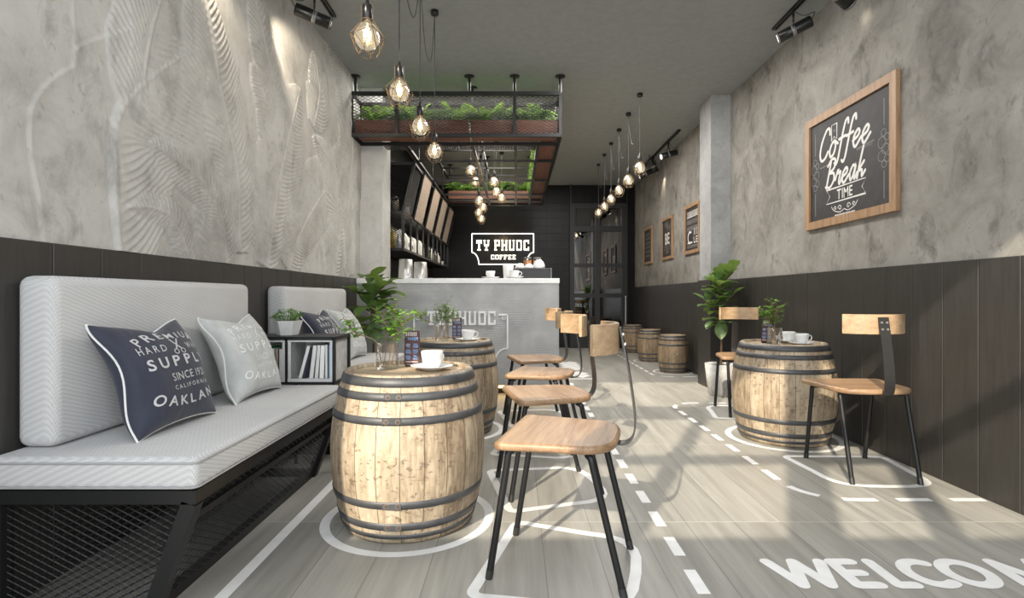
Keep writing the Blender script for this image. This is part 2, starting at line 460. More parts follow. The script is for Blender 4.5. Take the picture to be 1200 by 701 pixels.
M['iron'] = plain('black_iron', (.030, .030, .031), .42, .6, (50, .1))
M['gunmetal'] = plain('gunmetal', (.075, .074, .073), .36, .75)
M['steelstrap'] = plain('hoop_steel', (.095, .097, .102), .5, .45, (30, .12), .2)
M['chrome'] = plain('steel', (.66, .66, .65), .38, .85)
M['copper'] = plain('rivet_copper', (.28, .19, .13), .45, .7)
M['counter'] = counter_mat()
M['marble'] = plain('white_stone', (.90, .90, .89), .25)
M['white'] = plain('white_gloss', (.90, .90, .89), .3)
M['ceramic'] = plain('ceramic', (.84, .84, .83), .15)
M['coffee'] = plain('coffee', (.33, .16, .07), .3)
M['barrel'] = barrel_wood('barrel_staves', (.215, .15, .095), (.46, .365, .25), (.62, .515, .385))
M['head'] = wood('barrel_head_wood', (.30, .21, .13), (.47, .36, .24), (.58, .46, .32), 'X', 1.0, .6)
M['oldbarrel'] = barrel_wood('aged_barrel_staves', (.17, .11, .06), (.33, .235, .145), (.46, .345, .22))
M['seatwood'] = wood('seat_wood', (.18, .10, .052), (.31, .19, .105), (.43, .285, .17), 'X', .8, .42)
M['backwood'] = wood('backrest_wood', (.30, .19, .105), (.45, .31, .185), (.57, .41, .26), 'X', .8, .42)
M['framewood'] = wood('frame_wood', (.22, .125, .06), (.34, .205, .11), (.42, .27, .155), 'Z', 1, .5)
M['redwood'] = wood('planter_wood', (.09, .034, .02), (.18, .072, .043), (.27, .12, .075), 'X', .8, .5)
M['redwoody'] = wood('planter_wood_long', (.09, .034, .02), (.18, .072, .043), (.27, .12, .075), 'Y', .8, .5)
M['slate'] = plain('chalkboard', (.028, .026, .027), .6, var=.3)
M['chalk'] = plain('chalk_white', (.72, .70, .67), .7)
M['chalkdim'] = plain('chalk_grey', (.22, .21, .20), .7)
M['fabric'] = fabric('bench_fabric', (.70, .70, .695), (.52, .52, .52))
M['piping'] = plain('piping_fabric', (.36, .36, .355), .85)
M['navy'] = cloth('navy_cloth', (.026, .031, .053))
M['greycl'] = cloth('pale_grey_cloth', (.50, .515, .505))
M['whitecl'] = plain('white_piping', (.78, .78, .77), .8)
M['print'] = plain('pale_print', (.56, .56, .57), .85)
M['printw'] = plain('white_print', (.78, .79, .785), .85)
M['fig'] = leafmat('fig_leaf', (.075, .15, .045), (.19, .31, .105), .36)
M['sprig'] = leafmat('sprig_leaf', (.13, .34, .03), (.30, .58, .09), .45)
M['fern'] = leafmat('fern_leaf', (.085, .21, .04), (.19, .36, .09), .5)
M['fernd'] = leafmat('fern_dark', (.055, .155, .045), (.125, .28, .085), .5)
M['succ'] = leafmat('bluegreen_leaf', (.17, .31, .17), (.34, .48, .29), .5)
M['stem'] = plain('stem_bark', (.16, .10, .06), .7)
M['stemp'] = plain('stem_pink', (.30, .18, .13), .6)
M['soil'] = plain('soil', (.035, .025, .018), .9, bumps=(40, .6))
M['potc'] = concrete('pot_concrete', (.36, .36, .355), (.50, .50, .49), (.6, .6, .59), 4, .3, .4)
M['shelfc'] = concrete('shelf_concrete', (.36, .36, .355), (.52, .52, .51), (.66, .66, .65), 5, .1, .3)
M['shelfw'] = concrete('shelf_edge', (.55, .55, .54), (.66, .66, .65), (.72, .72, .71), 4, .05, .15)
M['clear'] = glass('clear_glass', (.99, .992, .99), .015, .0, None, .35)
M['water'] = glass('water', (.98, .99, .985), .01, .0, None, .2)
M['door'] = glass('door_glass', (.12, .13, .14), .22)
M['bulb'] = glass('bulb_glass', (.93, .86, .72), .16, .03, ((1.0, .84, .58), .20))
M['filament'] = emit('filament', (1.0, .80, .46), 5)
M['cage'] = plain('brass_cage', (.13, .095, .065), .5, .5)
M['cord'] = plain('black_cord', (.045, .045, .045), .7)
M['black'] = plain('black_enamel', (.010, .010, .010), .3)
M['grey'] = plain('grey_ring', (.22, .22, .22), .45, .3)
M['lens'] = emit('spot_lens', (1.0, .96, .88), 1.6)
M['sign'] = emit('sign_light', (1.0, .96, .88), 1.15)
M['led'] = emit('led_strip', (1.0, .62, .22), 6.0)
M['paper'] = plain('paper_white', (.72, .72, .70), .7)
M['bag'] = plain('paper_bag', (.88, .87, .84), .6)
M['kraft'] = plain('kraft_board', (.36, .29, .235), .75)
M['yellow'] = plain('yellow_oil', (.55, .40, .04), .2)
M['bottle'] = glass('bottle_glass', (.55, .60, .45), .12)
M['jarglass'] = glass('jar_glass', (.96, .96, .95), .03, .0, None, .4)
M['biscuit'] = plain('biscuit', (.68, .30, .10), .7, var=.4)
M['menu'] = plain('menu_maroon', (.085, .028, .03), .5)
M['menublue'] = plain('menu_blue', (.15, .27, .50), .5)
M['menuwhite'] = plain('menu_pale', (.60, .55, .53), .5)
M['green'] = plain('book_green', (.02, .28, .07), .5)
M['kraftpale'] = plain('chalk_tan', (.415, .345, .29), .75)
M['machine'] = plain('machine_grey', (.022, .0215, .020), .45, .0)
XL, XR, YB, H = -1.65, 2.335, 10.5, 3.2
WZ = 1.19

# ================================================================== the setting
g = MB().span((-9, -10, -.12), (9, 13, -.03)).build('ground', M['conc']); tag(g, kind='structure')
floor = struct('floor', MB().span((-1.75, -1.3, -.03), (XR + .1, YB + .1, 0)), M['floor'])
def fm(name, mb, label=None):
    o = mb.build(name, M['paint'], floor); o.location.z = .0012
    if label: o['label'] = label
    return o
def ring(cx, cy, ro, ri, n=72):
    mb = MB(); vs = []; 
    for k in range(n):
        a = 2 * PI * k / n
        vs += [(cx + ro * math.cos(a), cy + ro * math.sin(a), 0), (cx + ri * math.cos(a), cy + ri * math.sin(a), 0)]
    return mb.add(vs, [(2 * k, (2 * k + 2) % (2 * n), (2 * k + 3) % (2 * n), 2 * k + 1) for k in range(n)])
A_, C_, B_ = (-.487, 2.43), (-.475, 4.03), (1.90, 3.80)
E_ = [(2.09, 7.12), (2.085, 8.30), (2.10, 9.62)]
for c in (A_, C_, B_): fm('ring_marking', ring(c[0], c[1], .385, .343))
for c in E_: fm('ring_marking', ring(c[0], c[1], .262, .235, 48))
fm('lane_line', MB().rect(-1.003, -1.2, -.957, 5.35))
mb = MB()
for k in range(24):
    y0 = .47 + .2645 * k
    if y0 < 6.2: mb.rect(.611, y0, .655, y0 + .16)
fm('dashed_line', mb)
def dashes(path, L, gap, w, off=0.0):
    mb = MB(); P = [Vector((p[0], p[1])) for p in path]; cum = [0]
    for a, b in zip(P, P[1:]): cum.append(cum[-1] + (b - a).length)
    def at(s):
        for i in range(len(P) - 1):
            if s <= cum[i + 1] or i == len(P) - 2:
                t = (s - cum[i]) / (cum[i + 1] - cum[i]); return P[i].lerp(P[i + 1], t)
    s = off
    while s < cum[-1] - .02:
        e = min(s + L, cum[-1]); mb.ribbon([at(s + (e - s) * k / 4) for k in range(5)], w, caps=False); s += L + gap
    return mb
def bay(x0, y0, y1, r):
    p = [(XR - .03, y0)] + [(x0 + r - r * math.sin(a), y0 + r - r * math.cos(a)) for a in [PI / 2 * k / 10 for k in range(11)]]
    p += [(x0 + r - r * math.cos(a), y1 - r + r * math.sin(a)) for a in [PI / 2 * k / 10 for k in range(11)]] + [(XR - .03, y1)]
    return p
fm('dashed_bay_outline', dashes(bay(1.43, 2.626, 5.02, .24), .165, .10, .040, .0))
fm('dashed_bay_outline', dashes(bay(1.75, 6.68, 10.2, .2), .17, .11, .034, .05))
# crossing pad with lozenge pattern beside the counter
mb = MB()
for (ya, yb) in ((6.62, 7.10), (7.30, 8.20)):
    ny = round((yb - ya) / .1); nx = 4
    for i in range(nx):
        for j in range(ny):
            if (i + j) % 2 == 0:
                cx = .66 + (i + .5) * .065; cy = ya + (j + .5) * (yb - ya) / ny; hx, hy = .06, .09
                mb.flat([(cx - hx, cy), (cx, cy - hy), (cx + hx, cy), (cx, cy + hy)])
mb.rect(.64, 6.47, .93, 6.53)
fm('lozenge_marking', mb)
# WELCOME, rounded strokes
mb = MB(); hgt = .205; y0 = 1.828; sw = .046
def stroke(x, pts, k=1):
    mb.ribbon([(x + p[0], y0 + p[1] * hgt) for p in (smooth_path(pts, 5) if k else pts)], sw, z=random.uniform(0, .0003))
def poly(x, pts): 
    for a, b in zip(pts, pts[1:]): stroke(x, [a, b], 0)
i0, i1 = .1, .9
poly(.942, [(0, i1), (.052, i0), (.100, i1), (.148, i0), (.200, i1)])
poly(1.186, [(.074, i1), (0, i1), (0, i0), (.076, i0)]); poly(1.186, [(0, .5), (.064, .5)])
poly(1.327, [(0, i1), (0, i0), (.058, i0)])
arc = lambda cx, rx, a0, a1, n=16: [(cx + rx * math.cos(a0 + (a1 - a0) * k / n), .5 + .4 * math.sin(a0 + (a1 - a0) * k / n)) for k in range(n + 1)]
stroke(1.430, arc(.06, .07, R(56), R(304)), 0)
mb.ribbon([(1.632 + .069 * math.cos(q * PI / 14), y0 + (.5 + .4 * math.sin(q * PI / 14)) * hgt) for q in range(28)], sw, closed=True)
poly(1.775, [(0, i0), (.012, i1), (.085, i0 + .12), (.158, i1), (.17, i0)])
poly(2.01, [(.074, i1), (0, i1), (0, i0), (.118, i0)]); poly(2.01, [(0, .5), (.064, .5)])
w = fm('welcome_lettering', mb, 'white word WELCOME painted on the floor')

def chair_outline(s=1.0, n=12):
    o = [(-.205 * s, .205 * s), ]
    pts = []
    def c(cx, cy, r, a0, a1, k):
        for i in range(k + 1):
            a = a0 + (a1 - a0) * i / k; pts.append((cx + r * math.cos(a), cy + r * math.sin(a)))
    c(.207 * s, .178 * s, .027 * s, 0, PI / 2, 5)
    c(-.207 * s, .178 * s, .027 * s, PI / 2, PI, 5)
    for i in range(n + 1):
        a = PI + PI * i / n
        x = math.cos(a); y = math.sin(a)
        e = .62
        pts.append((.212 * s * math.copysign(abs(x) ** e, x), -.03 * s + .178 * s * math.copysign(abs(y) ** e, y)))
    return pts
CHAIRS = [((.177, 2.005), (-.964, .264)), ((.165, 2.83), (-.978, -.21)), ((.177, 3.605), (-.964, .264)), ((.165, 4.43), (-.978, -.21)),
          ((1.975, 3.075), (.02, 1)), ((1.975, 4.63), (-.10, -1))]
def yaw_of(f): return math.atan2(-f[0], f[1])
for (c, f) in CHAIRS:
    ya = yaw_of(f); ca, sa = math.cos(ya), math.sin(ya)
    pts = [(c[0] + x * ca - y * sa, c[1] + x * sa + y * ca) for x, y in chair_outline(1.28)]
    if c[0] > 1: pts = [(min(x, 2.31), y) for x, y in pts]
    fm('seat_marking', MB().ribbon(pts, .040, closed=True))

# ---- walls
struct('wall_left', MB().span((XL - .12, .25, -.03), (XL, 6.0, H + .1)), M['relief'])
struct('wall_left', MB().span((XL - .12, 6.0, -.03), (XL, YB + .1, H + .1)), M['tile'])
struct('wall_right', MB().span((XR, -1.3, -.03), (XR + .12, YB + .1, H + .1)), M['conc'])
struct('wall_back', MB().span((XL, YB, -.03), (XR, YB + .1, H + .1)), M['tile'])
struct('ceiling', MB().span((XL - .12, 1.6, H), (XR + .12, YB + .1, H + .12)), M['ceiling'])
struct('column_right', MB().span((2.12, 5.81, 0), (XR, 6.16, H)), M['pilasterr'])
struct('column_left', MB().span((XL, 5.62, 0), (-1.41, 5.97, H)), M['pilaster'])
def wains(name, x0, x1, ya, yb, pitch, phase, parent=None):
    mb = MB(); y = ya
    k = math.ceil((ya - phase) / pitch + 1e-6)
    while y < yb - 1e-6:
        e = min(phase + k * pitch, yb); k += 1
        if e - y > .01: mb.box(((x0 + x1) / 2, (y + e) / 2, WZ / 2), (abs(x1 - x0), e - y - .003, WZ), bev=.0025, seg=1)
        y = e
    return struct(name, mb, M['wains'], parent)
wains('trim_1', XL, XL + .018, .25, 5.62, .22, 1.88)
wains('trim_2', XR, XR - .018, -1.2, 5.81, .224, 2.674)
wains('trim_3', XR, XR - .018, 6.16, YB, .224, 2.674)
mb = MB(); mb.box((2.222, 5.80, WZ / 2), (.234, .02, WZ), bev=.003); mb.box((2.112, 5.985, WZ / 2), (.018, .385, WZ), bev=.003)
struct('trim_4', mb, M['wains'])

# ---- banana-leaf relief on the left wall: real displacement of a fine grid
def relief():
    y0, y1, z0, z1 = 1.4, 5.62, WZ, H
    ny, nz = 640, 300
    Y, Z = np.meshgrid(np.linspace(y0, y1, ny), np.linspace(z0, z1, nz), indexing='ij')
    Hh = np.zeros_like(Y)
    def W(px, py):
        x, y = px / 2.19, py / 2.19
        d = 1.65 * 625 / (605 - x); return (d, 1 + (348 - y) * d / 625)
    leaves = [  # midrib pixels (base -> tip), left width, right width, vein pitch
        ([(300, 690), (288, 420), (322, 200), (330, 75), (310, -80)], .03, .10, -1),
        ([(560, 690), (545, 400), (520, 150), (490, -60)], .26, .26, .05),
        ([(610, 640), (600, 430), (560, 240), (530, 60), (500, -80)], .26, .28, .045),
        ([(720, 640), (735, 400), (690, 180), (640, -40)], .30, .30, .05),
        ([(860, 640), (900, 400), (880, 200), (830, 60)], .40, .40, .05),
        ([(340, 300), (372, 110), (392, 30), (425, -70)], .22, .22, .045),
        ([(300, 680), (286, 420), (312, 270), (450, 150), (520, 120)], .030, .44, .05),
        ([(660, 640), (715, 470), (690, 300), (640, 160)], .26, .26, .04),
        ([(800, 320), (815, 240), (808, 180), (800, 130)], .24, .26, .045),
        ([(680, 680), (700, 520), (735, 350), (765, 225)], .34, .30, .045),
        ([(576, 690), (560, 560), (500, 460), (372, 365)], .15, .17, .036),
        ([(490, 690), (440, 570), (380, 535), (312, 530)], .09, .10, .032),
        ([(735, 690), (770, 590), (830, 490), (880, 440)], .34, .28, .04),
        ([(850, 720), (868, 580), (862, 470), (880, 375)], .34, .34, .05),
        ([(900, 700), (893, 560), (880, 480), (800, 350)], .24, .22, .045),
    ]
    base = 0.0
    for px, wl, wr, vp in leaves:
        P = np.array([W(*p) for p in px])
        Q = np.array([tuple(q) for q in smooth_path([(p[0], p[1], 0) for p in P], 16)])[:, :2]
        L = np.concatenate([[0], np.cumsum(np.hypot(*np.diff(Q, axis=0).T))]); T = np.gradient(Q, axis=0); T /= np.hypot(T[:, 0], T[:, 1])[:, None]
        best = np.full(Y.shape, 1e9); S = np.zeros_like(Y); Tt = np.zeros_like(Y)
        for i in range(len(Q)):
            dy = Y - Q[i, 0]; dz = Z - Q[i, 1]; d2 = dy * dy + dz * dz; m = d2 < best
            best[m] = d2[m]; S[m] = L[i] + (dy * T[i, 0] + dz * T[i, 1])[m]; Tt[m] = (dy * T[i, 1] - dz * T[i, 0])[m]
        u = np.clip(S / L[-1], 0, 1.0)
        prof = np.clip(np.sin(PI * np.clip(u * .93 + .07, 0, 1)) ** .55, 0, 1) * (1 + .05 * np.sin(S * 9) + .02 * np.sin(S * 31))
        wd = np.where(Tt > 0, wr, wl) * prof + 1e-6
        a = np.abs(Tt) / wd
        inside = (a < 1) & (S > -.02) & (S < L[-1] + .05)
        edge = np.clip((1 - a) * wd / (.012 if vp < 0 else .018), 0, 1); edge = edge * edge * (3 - 2 * edge)
        smooth_leaf = vp < 0
        vp = abs(vp) if not smooth_leaf else .09
        ph = (S - np.abs(Tt) * .75 + .03 * np.sin(Tt * 12)) / (vp * .8) * 2 * PI
        vein = (.12 if smooth_leaf else 1) * (.5 + .5 * np.sin(ph)) ** 3 * np.clip(a * 4, 0, 1)
        dome = (1 - a ** 2) * .007 * (.4 if vp < 0 else 1)
        rib = np.exp(-(Tt / .008) ** 2) * (.006 if wl > .05 else .002)
        h = .0035 + dome + .0062 * vein + rib
        Hh = np.where(inside, np.maximum(Hh * (1 - edge), 0) + edge * (h + .25 * Hh), Hh)
    for line, wd_, am in (([(112, 640), (97, 500), (77, 400), (74, 310), (84, 264), (118, 217), (158, 187), (185, 172), (187, 150), (190, 126), (232, 108), (280, 92), (325, 70)], .006, .0045),
                          ([(190, 120), (186, 60), (182, -60)], .006, .0035), ([(300, 570), (210, 505), (120, 470)], .006, .0022), ([(292, 460), (215, 395), (140, 350)], .006, .0018), ([(300, 640), (220, 600), (150, 590)], .006, .0018)):
        Q = [W(*p[:2]) for p in smooth_path([(p[0], p[1], 0) for p in line], 6)]
        best = np.full(Y.shape, 1e9); sg = np.zeros_like(Y)
        for (a0, b0), (a1, b1) in zip(Q, Q[1:]):
            ly, lz = a1 - a0, b1 - b0; l2 = ly * ly + lz * lz + 1e-12
            tt = np.clip(((Y - a0) * ly + (Z - b0) * lz) / l2, 0, 1); dy = Y - a0 - tt * ly; dz = Z - b0 - tt * lz; d2 = dy * dy + dz * dz
            m = d2 < best; best[m] = d2[m]; sg[m] = (dy * lz - dz * ly)[m]
        dd = np.sqrt(best); Hh += am * np.where(sg > 0, np.exp(-(dd / .025)), np.exp(-(dd / wd_) ** 2)) * (1 if am > .004 else .7)
    rng = np.random.default_rng(3)
    n = np.zeros_like(Y)
    for k in range(14):
        fy, fz = rng.uniform(1, 14, 2); p = rng.uniform(0, 6, 2)
        n += np.sin(Y * fy + p[0]) * np.sin(Z * fz + p[1]) / (1 + .3 * (fy + fz))
    Hh = Hh * 1.25 + n * .0016 + .004
    edge = np.clip(np.minimum(y1 - Y, Y - y0) / .03, 0, 1) 
    Xx = XL + np.clip(Hh, .0005, .06)
    me = bpy.data.meshes.new('leaf_relief')
    co = np.stack([Xx, Y, Z], -1).reshape(-1, 3)
    idx = np.arange(ny * nz).reshape(ny, nz)
    q = np.stack([idx[:-1, :-1], idx[1:, :-1], idx[1:, 1:], idx[:-1, 1:]], -1).reshape(-1, 4)
    me.vertices.add(len(co)); me.vertices.foreach_set('co', co.ravel())
    me.loops.add(q.size); me.loops.foreach_set('vertex_index', q.ravel())
    me.polygons.add(len(q)); me.polygons.foreach_set('loop_start', np.arange(0, q.size, 4)); 
    me.polygons.foreach_set('use_smooth', np.ones(len(q), bool))
    me.update(calc_edges=True); me.validate()
    me.materials.append(M['relief'])
    o = bpy.data.objects.new('trim_5', me); COL.objects.link(o); o['kind'] = 'structure'; o['label'] = 'grey plaster relief of banana leaves on the left wall'
relief()

# ---- storefront frame behind the camera (its bars throw the shadows on the floor)
def frontage():
    mb = MB(); Y = -1.2
    mb.span((-6.5, Y - .06, 1.93), (4.0, Y + .06, 2.315))                 # door-head fascia
    mb.span((-6.5, Y - .04, 3.045), (4.0, Y + .04, 3.125))              # transom
    mb.span((-6.5, Y - .05, 3.86), (4.0, Y + .05, 4.16))               # upper beam
    mb.span((-6.5, Y - .05, 6.2), (4.0, Y + .05, 6.4))
    for x, w in ((-6.4, .1), (-4.9, .1), (-3.6, .1), (-1.21, .08), (-.424, .19), (.133, .10), (1.25, .1), (2.28, .1)):
        mb.span((x - w / 2, Y - .05, -.03), (x + w / 2, Y + .05, 6.3))
    mb.span((-.95, Y - .04, 4.1), (4.0, Y + .04, 6.3)); mb.span((-6.5, Y - .04, 4.45), (-2.72, Y + .04, 6.3))   # unseen panels added to keep high sun off poster wall and counter
    o = struct('window_1', mb, M['iron'])
frontage()

# ---- door in the back wall
def back_door():
    d = bpy.data.objects.new('door_1', None); COL.objects.link(d); d['kind'] = 'structure'
    f = MB(); y0, y1 = YB - .09, YB - .01
    xs = [(1.075, 1.136), (1.546, 1.63), (2.056, 2.15)]; zs = [(0, .40), (.985, 1.07), (1.58, 1.655), (2.277, 2.39), (2.73, 2.83)]
    for a, b in xs: f.span((a, y0, 0), (b, y1, 2.83))
    for a, b in zs: f.span((1.075, y0 + .01, a), (2.15, y1, b))
    f.build('door_frame', M['dark'], d)
    for i, (a, b) in enumerate(((1.136, 1.546), (1.63, 2.056))):
        for (z0, z1) in ((.40, .985), (1.07, 1.58), (1.655, 2.277), (2.39, 2.73)):
            MB().span((a, YB - .05, z0), (b, YB - .044, z1)).build('pane', M['door'], d)
    h = MB(); h.tube([(2.125, y0 - .05, .42), (2.125, y0 - .05, 1.02)], .012, 10)
    for z in (.5, .95): h.tube([(2.125, y0 - .05, z), (2.125, y0, z)], .008, 8)
    h.build('pull_handle', M['chrome'], d)
back_door()
mb = MB().span((2.15, YB - .11, 0), (2.17, YB, H)).span((1.045, YB - .1, 0), (1.075, YB, H))
struct('trim_6', mb, M['dark'])

# ================================================================== bar counter
def counter():
    t = thing('bar_counter', 'grey concrete bar counter with white stone top and raised white lettering', 'counter', (0, 5.45, 0))
    L = [(-1.63, 0), (.436, 0), (.436, .60), (-1.39, .60), (-1.39, .155), (-1.63, .155)]
    MB().slab(L, [(0, .093), (0, 1.14)], smooth=False).build('body', M['counter'], t)
    L2 = [(-1.63, -.008), (.442, -.008), (.442, .606), (-1.39, .606), (-1.39, .155), (-1.63, .155)]
    MB().slab(L2, [(0, 1.14), (0, 1.188), (.003, 1.19)], smooth=False).build('countertop', M['marble'], t)
    MB().span((-1.6, .09, 0), (.36, .15, .093)).build('toe_kick', M['dark'], t)
    MB().span((-1.6, .082, .055), (.36, .09, .088)).build('light_strip', M['led'], t)
    X = basis((1, 0, 0), (0, 0, 1), (0, 0, 0))
    mb = MB(X); block_text(mb, 'TY PHUOC', -.905, .713, -.21, .141, .03); mb.build('lettering', M['white'], t)
    mb = MB(X); x0, x1, zt, zs, zb, ins = -1.044, -.090, .817, .475, .33, .13
    cx = lambda s: (x0 if s < 0 else x1)
    def arc(s):
        c = cx(s); return [(c - s * ins * (math.sin(a)), zs - (zs - zb) * (1 - math.cos(a))) for a in [PI / 2 * k / 8 for k in range(9)]]
    o = [(x0 + .09, zt), (x0, zt)] + arc(-1) + arc(1)[::-1] + [(x1, zt), (x1 - .09, zt)]
    P = [(p[0], p[1], .006) for p in o]
    for a, b in zip(P, P[1:]): mb.bar(a, b, .015, .012)
    for c in (x0 + .036, x1 - .036):
        for (a, b) in (((c - .016, zt - .045), (c + .016, zt - .045)), ((c - .016, zt - .02), (c + .016, zt - .02)), ((c - .016, zt - .045), (c - .016, zt - .02)), ((c + .016, zt - .045), (c + .016, zt - .02))):
            mb.bar((*a, .006), (*b, .006), .007, .012)
    mb.build('emblem_outline', M['white'], t)
counter()

# ---- lit sign on the back wall
def wall_sign():
    t = thing('wall_sign', 'lit white sign reading TY PHUOC COFFEE on black tiled wall', 'sign', (0, YB, 0))
    k = 10.5 / 625; X = basis((1, 0, 0), (0, 0, 1), (0, -.05, 0))
    px = lambda x: (x - 605) * k
    pz = lambda y: 1 + (348 - y) * k
    x0, x1, zt, zs, zb, ins = px(553.3), px(625.2), pz(274.3), pz(296.2), pz(310), .135
    def arc(s):
        c = x0 if s < 0 else x1; return [(c - s * (ins * math.sin(a) + .0), zs - (zs - zb) * (1 - math.cos(a))) for a in [PI / 2 * j / 8 for j in range(9)]]
    mb = MB(X); o = arc(-1) + arc(1)[::-1]; o = [(x0, zt)] + o + [(x1, zt)]
    P = [(p[0], p[1], 0) for p in o]
    for i in range(len(P)): mb.bar(P[i], P[(i + 1) % len(P)], .020, .02)
    mb.build('outline', M['sign'], t)
    mb = MB(X); block_text(mb, 'TY PHUOC', px(558.5), pz(294), px(620), .205, .03, gap=.34, space=.95); mb.build('name_lettering', M['sign'], t)
    mb = MB(X); block_text(mb, 'COFFEE', px(575.5), pz(304.3), px(604.5), .088, .03, gap=.26); mb.build('coffee_lettering', M['sign'], t)
    for x in (px(556), px(622)): MB().span((x - .01, -.045, pz(281)), (x + .01, 0, pz(279))).build('standoff', M['dark'], t)
wall_sign()
# ================================================================== expanded metal
def lattice(mb, P, w, h, cw, ch, r, inside=None):
    """diamond lattice over a w x h patch, P(u,v) -> 3D point"""
    nx = max(1, round(w / cw)); ny = max(1, round(h / ch)); du, dv = w / nx, h / ny
    for j in range(ny):
        for i in range(2 * nx):
            u0, u1 = i * du / 2, (i + 1) * du / 2
            for up in (0, 1):
                e = j * dv if not up else (j + 1) * dv; m = (j + .5) * dv
                v0, v1 = (e, m) if i % 2 == 0 else (m, e)
                if inside and not (inside(u0, v0) and inside(u1, v1)): continue
                mb.tube([P(u0, v0), P(u1, v1)], r, 4, cap=False)
    return mb

# ================================================================== benches
def round_rect(x0, y0, x1, y1, r, z, k=5):
    o = []
    for cx, cy, a in ((x1 - r, y1 - r, 0), (x0 + r, y1 - r, 90), (x0 + r, y0 + r, 180), (x1 - r, y0 + r, 270)):
        for i in range(k + 1):
            t = R(a + 90 * i / k); o.append((cx + r * math.cos(t), cy + r * math.sin(t), z))
    return o
def bench(y0, ln, label):
    t = thing('upholstered_bench', label, 'bench', (XL + .018, y0, 0))
    xf, xb = .645, .49        # front edge at the top, at the floor (from the wall boards)
    f = MB()
    f.span((.0, 0, .360), (xf, .04, .402)); f.span((0, ln - .04, .360), (xf, ln, .402))
    f.span((xf - .04, .04, .360), (xf, ln - .04, .402)); f.span((.0, .04, .360), (.04, ln - .04, .402))
    f.span((.03, .03, .385), (xf - .03, ln - .03, .400))
    for y in (.0225, ln - .0225):
        f.bar((xf - .0225, y, .362), (xb, y, .0), .045, .045, up=(0, 1, 0)); f.bar((.022, y, .362), (.022, y, 0), .044)
        f.bar((.022, y, .018), (xb - .01, y, .018), .036)
    f.bar((xb - .005, .04, .018), (xb - .005, ln - .04, .018), .036, .036)
    s = .30; xm = xb + (xf - .0225 - xb) * s / .362
    f.bar((xm, .04, s), (xm, ln - .04, s), .022, .022)
    f.build('frame', M['iron'], t)
    mb = MB(); wE = xf - .05
    lattice(mb, lambda u, v: (.04 + u, .022, .03 + v), wE, .335, .042, .0225, .0022, lambda u, v: .04 + u < xb - .02 + (xf - .0225 - xb) * (.03 + v) / .362)
    mb.build('end_mesh', M['iron'], t)
    mb = MB()
    lattice(mb, lambda u, v: (xb + (xf - .0225 - xb) * (.03 + v) / .362, .04 + u, .03 + v), ln - .08, .335, .042, .0225, .0022)
    mb.build('front_mesh', M['iron'], t)
    c = MB().span((-.0, -.008, .403), (xf + .006, ln + .008, .506), bev=.024, seg=4).build('seat_cushion', M['fabric'], t)
    p = MB()
    for z in (.489, .414): p.tube(round_rect(.0, -.0095, xf + .0075, ln + .0095, .024, z), .0035, 6, closed=True)
    p.build('piping', M['piping'], c)
    b = MB().span((.004, .085, .507), (.135, ln, 1.07), bev=.035, seg=4)
    b.build('back_cushion', M['fabric'], t)
    return t
bench(1.642, 1.36, 'pale grey upholstered bench on a black mesh base, ahead of the low bookshelf')
bench(3.38, 1.34, 'pale grey upholstered bench between the low bookshelf and the bar counter')

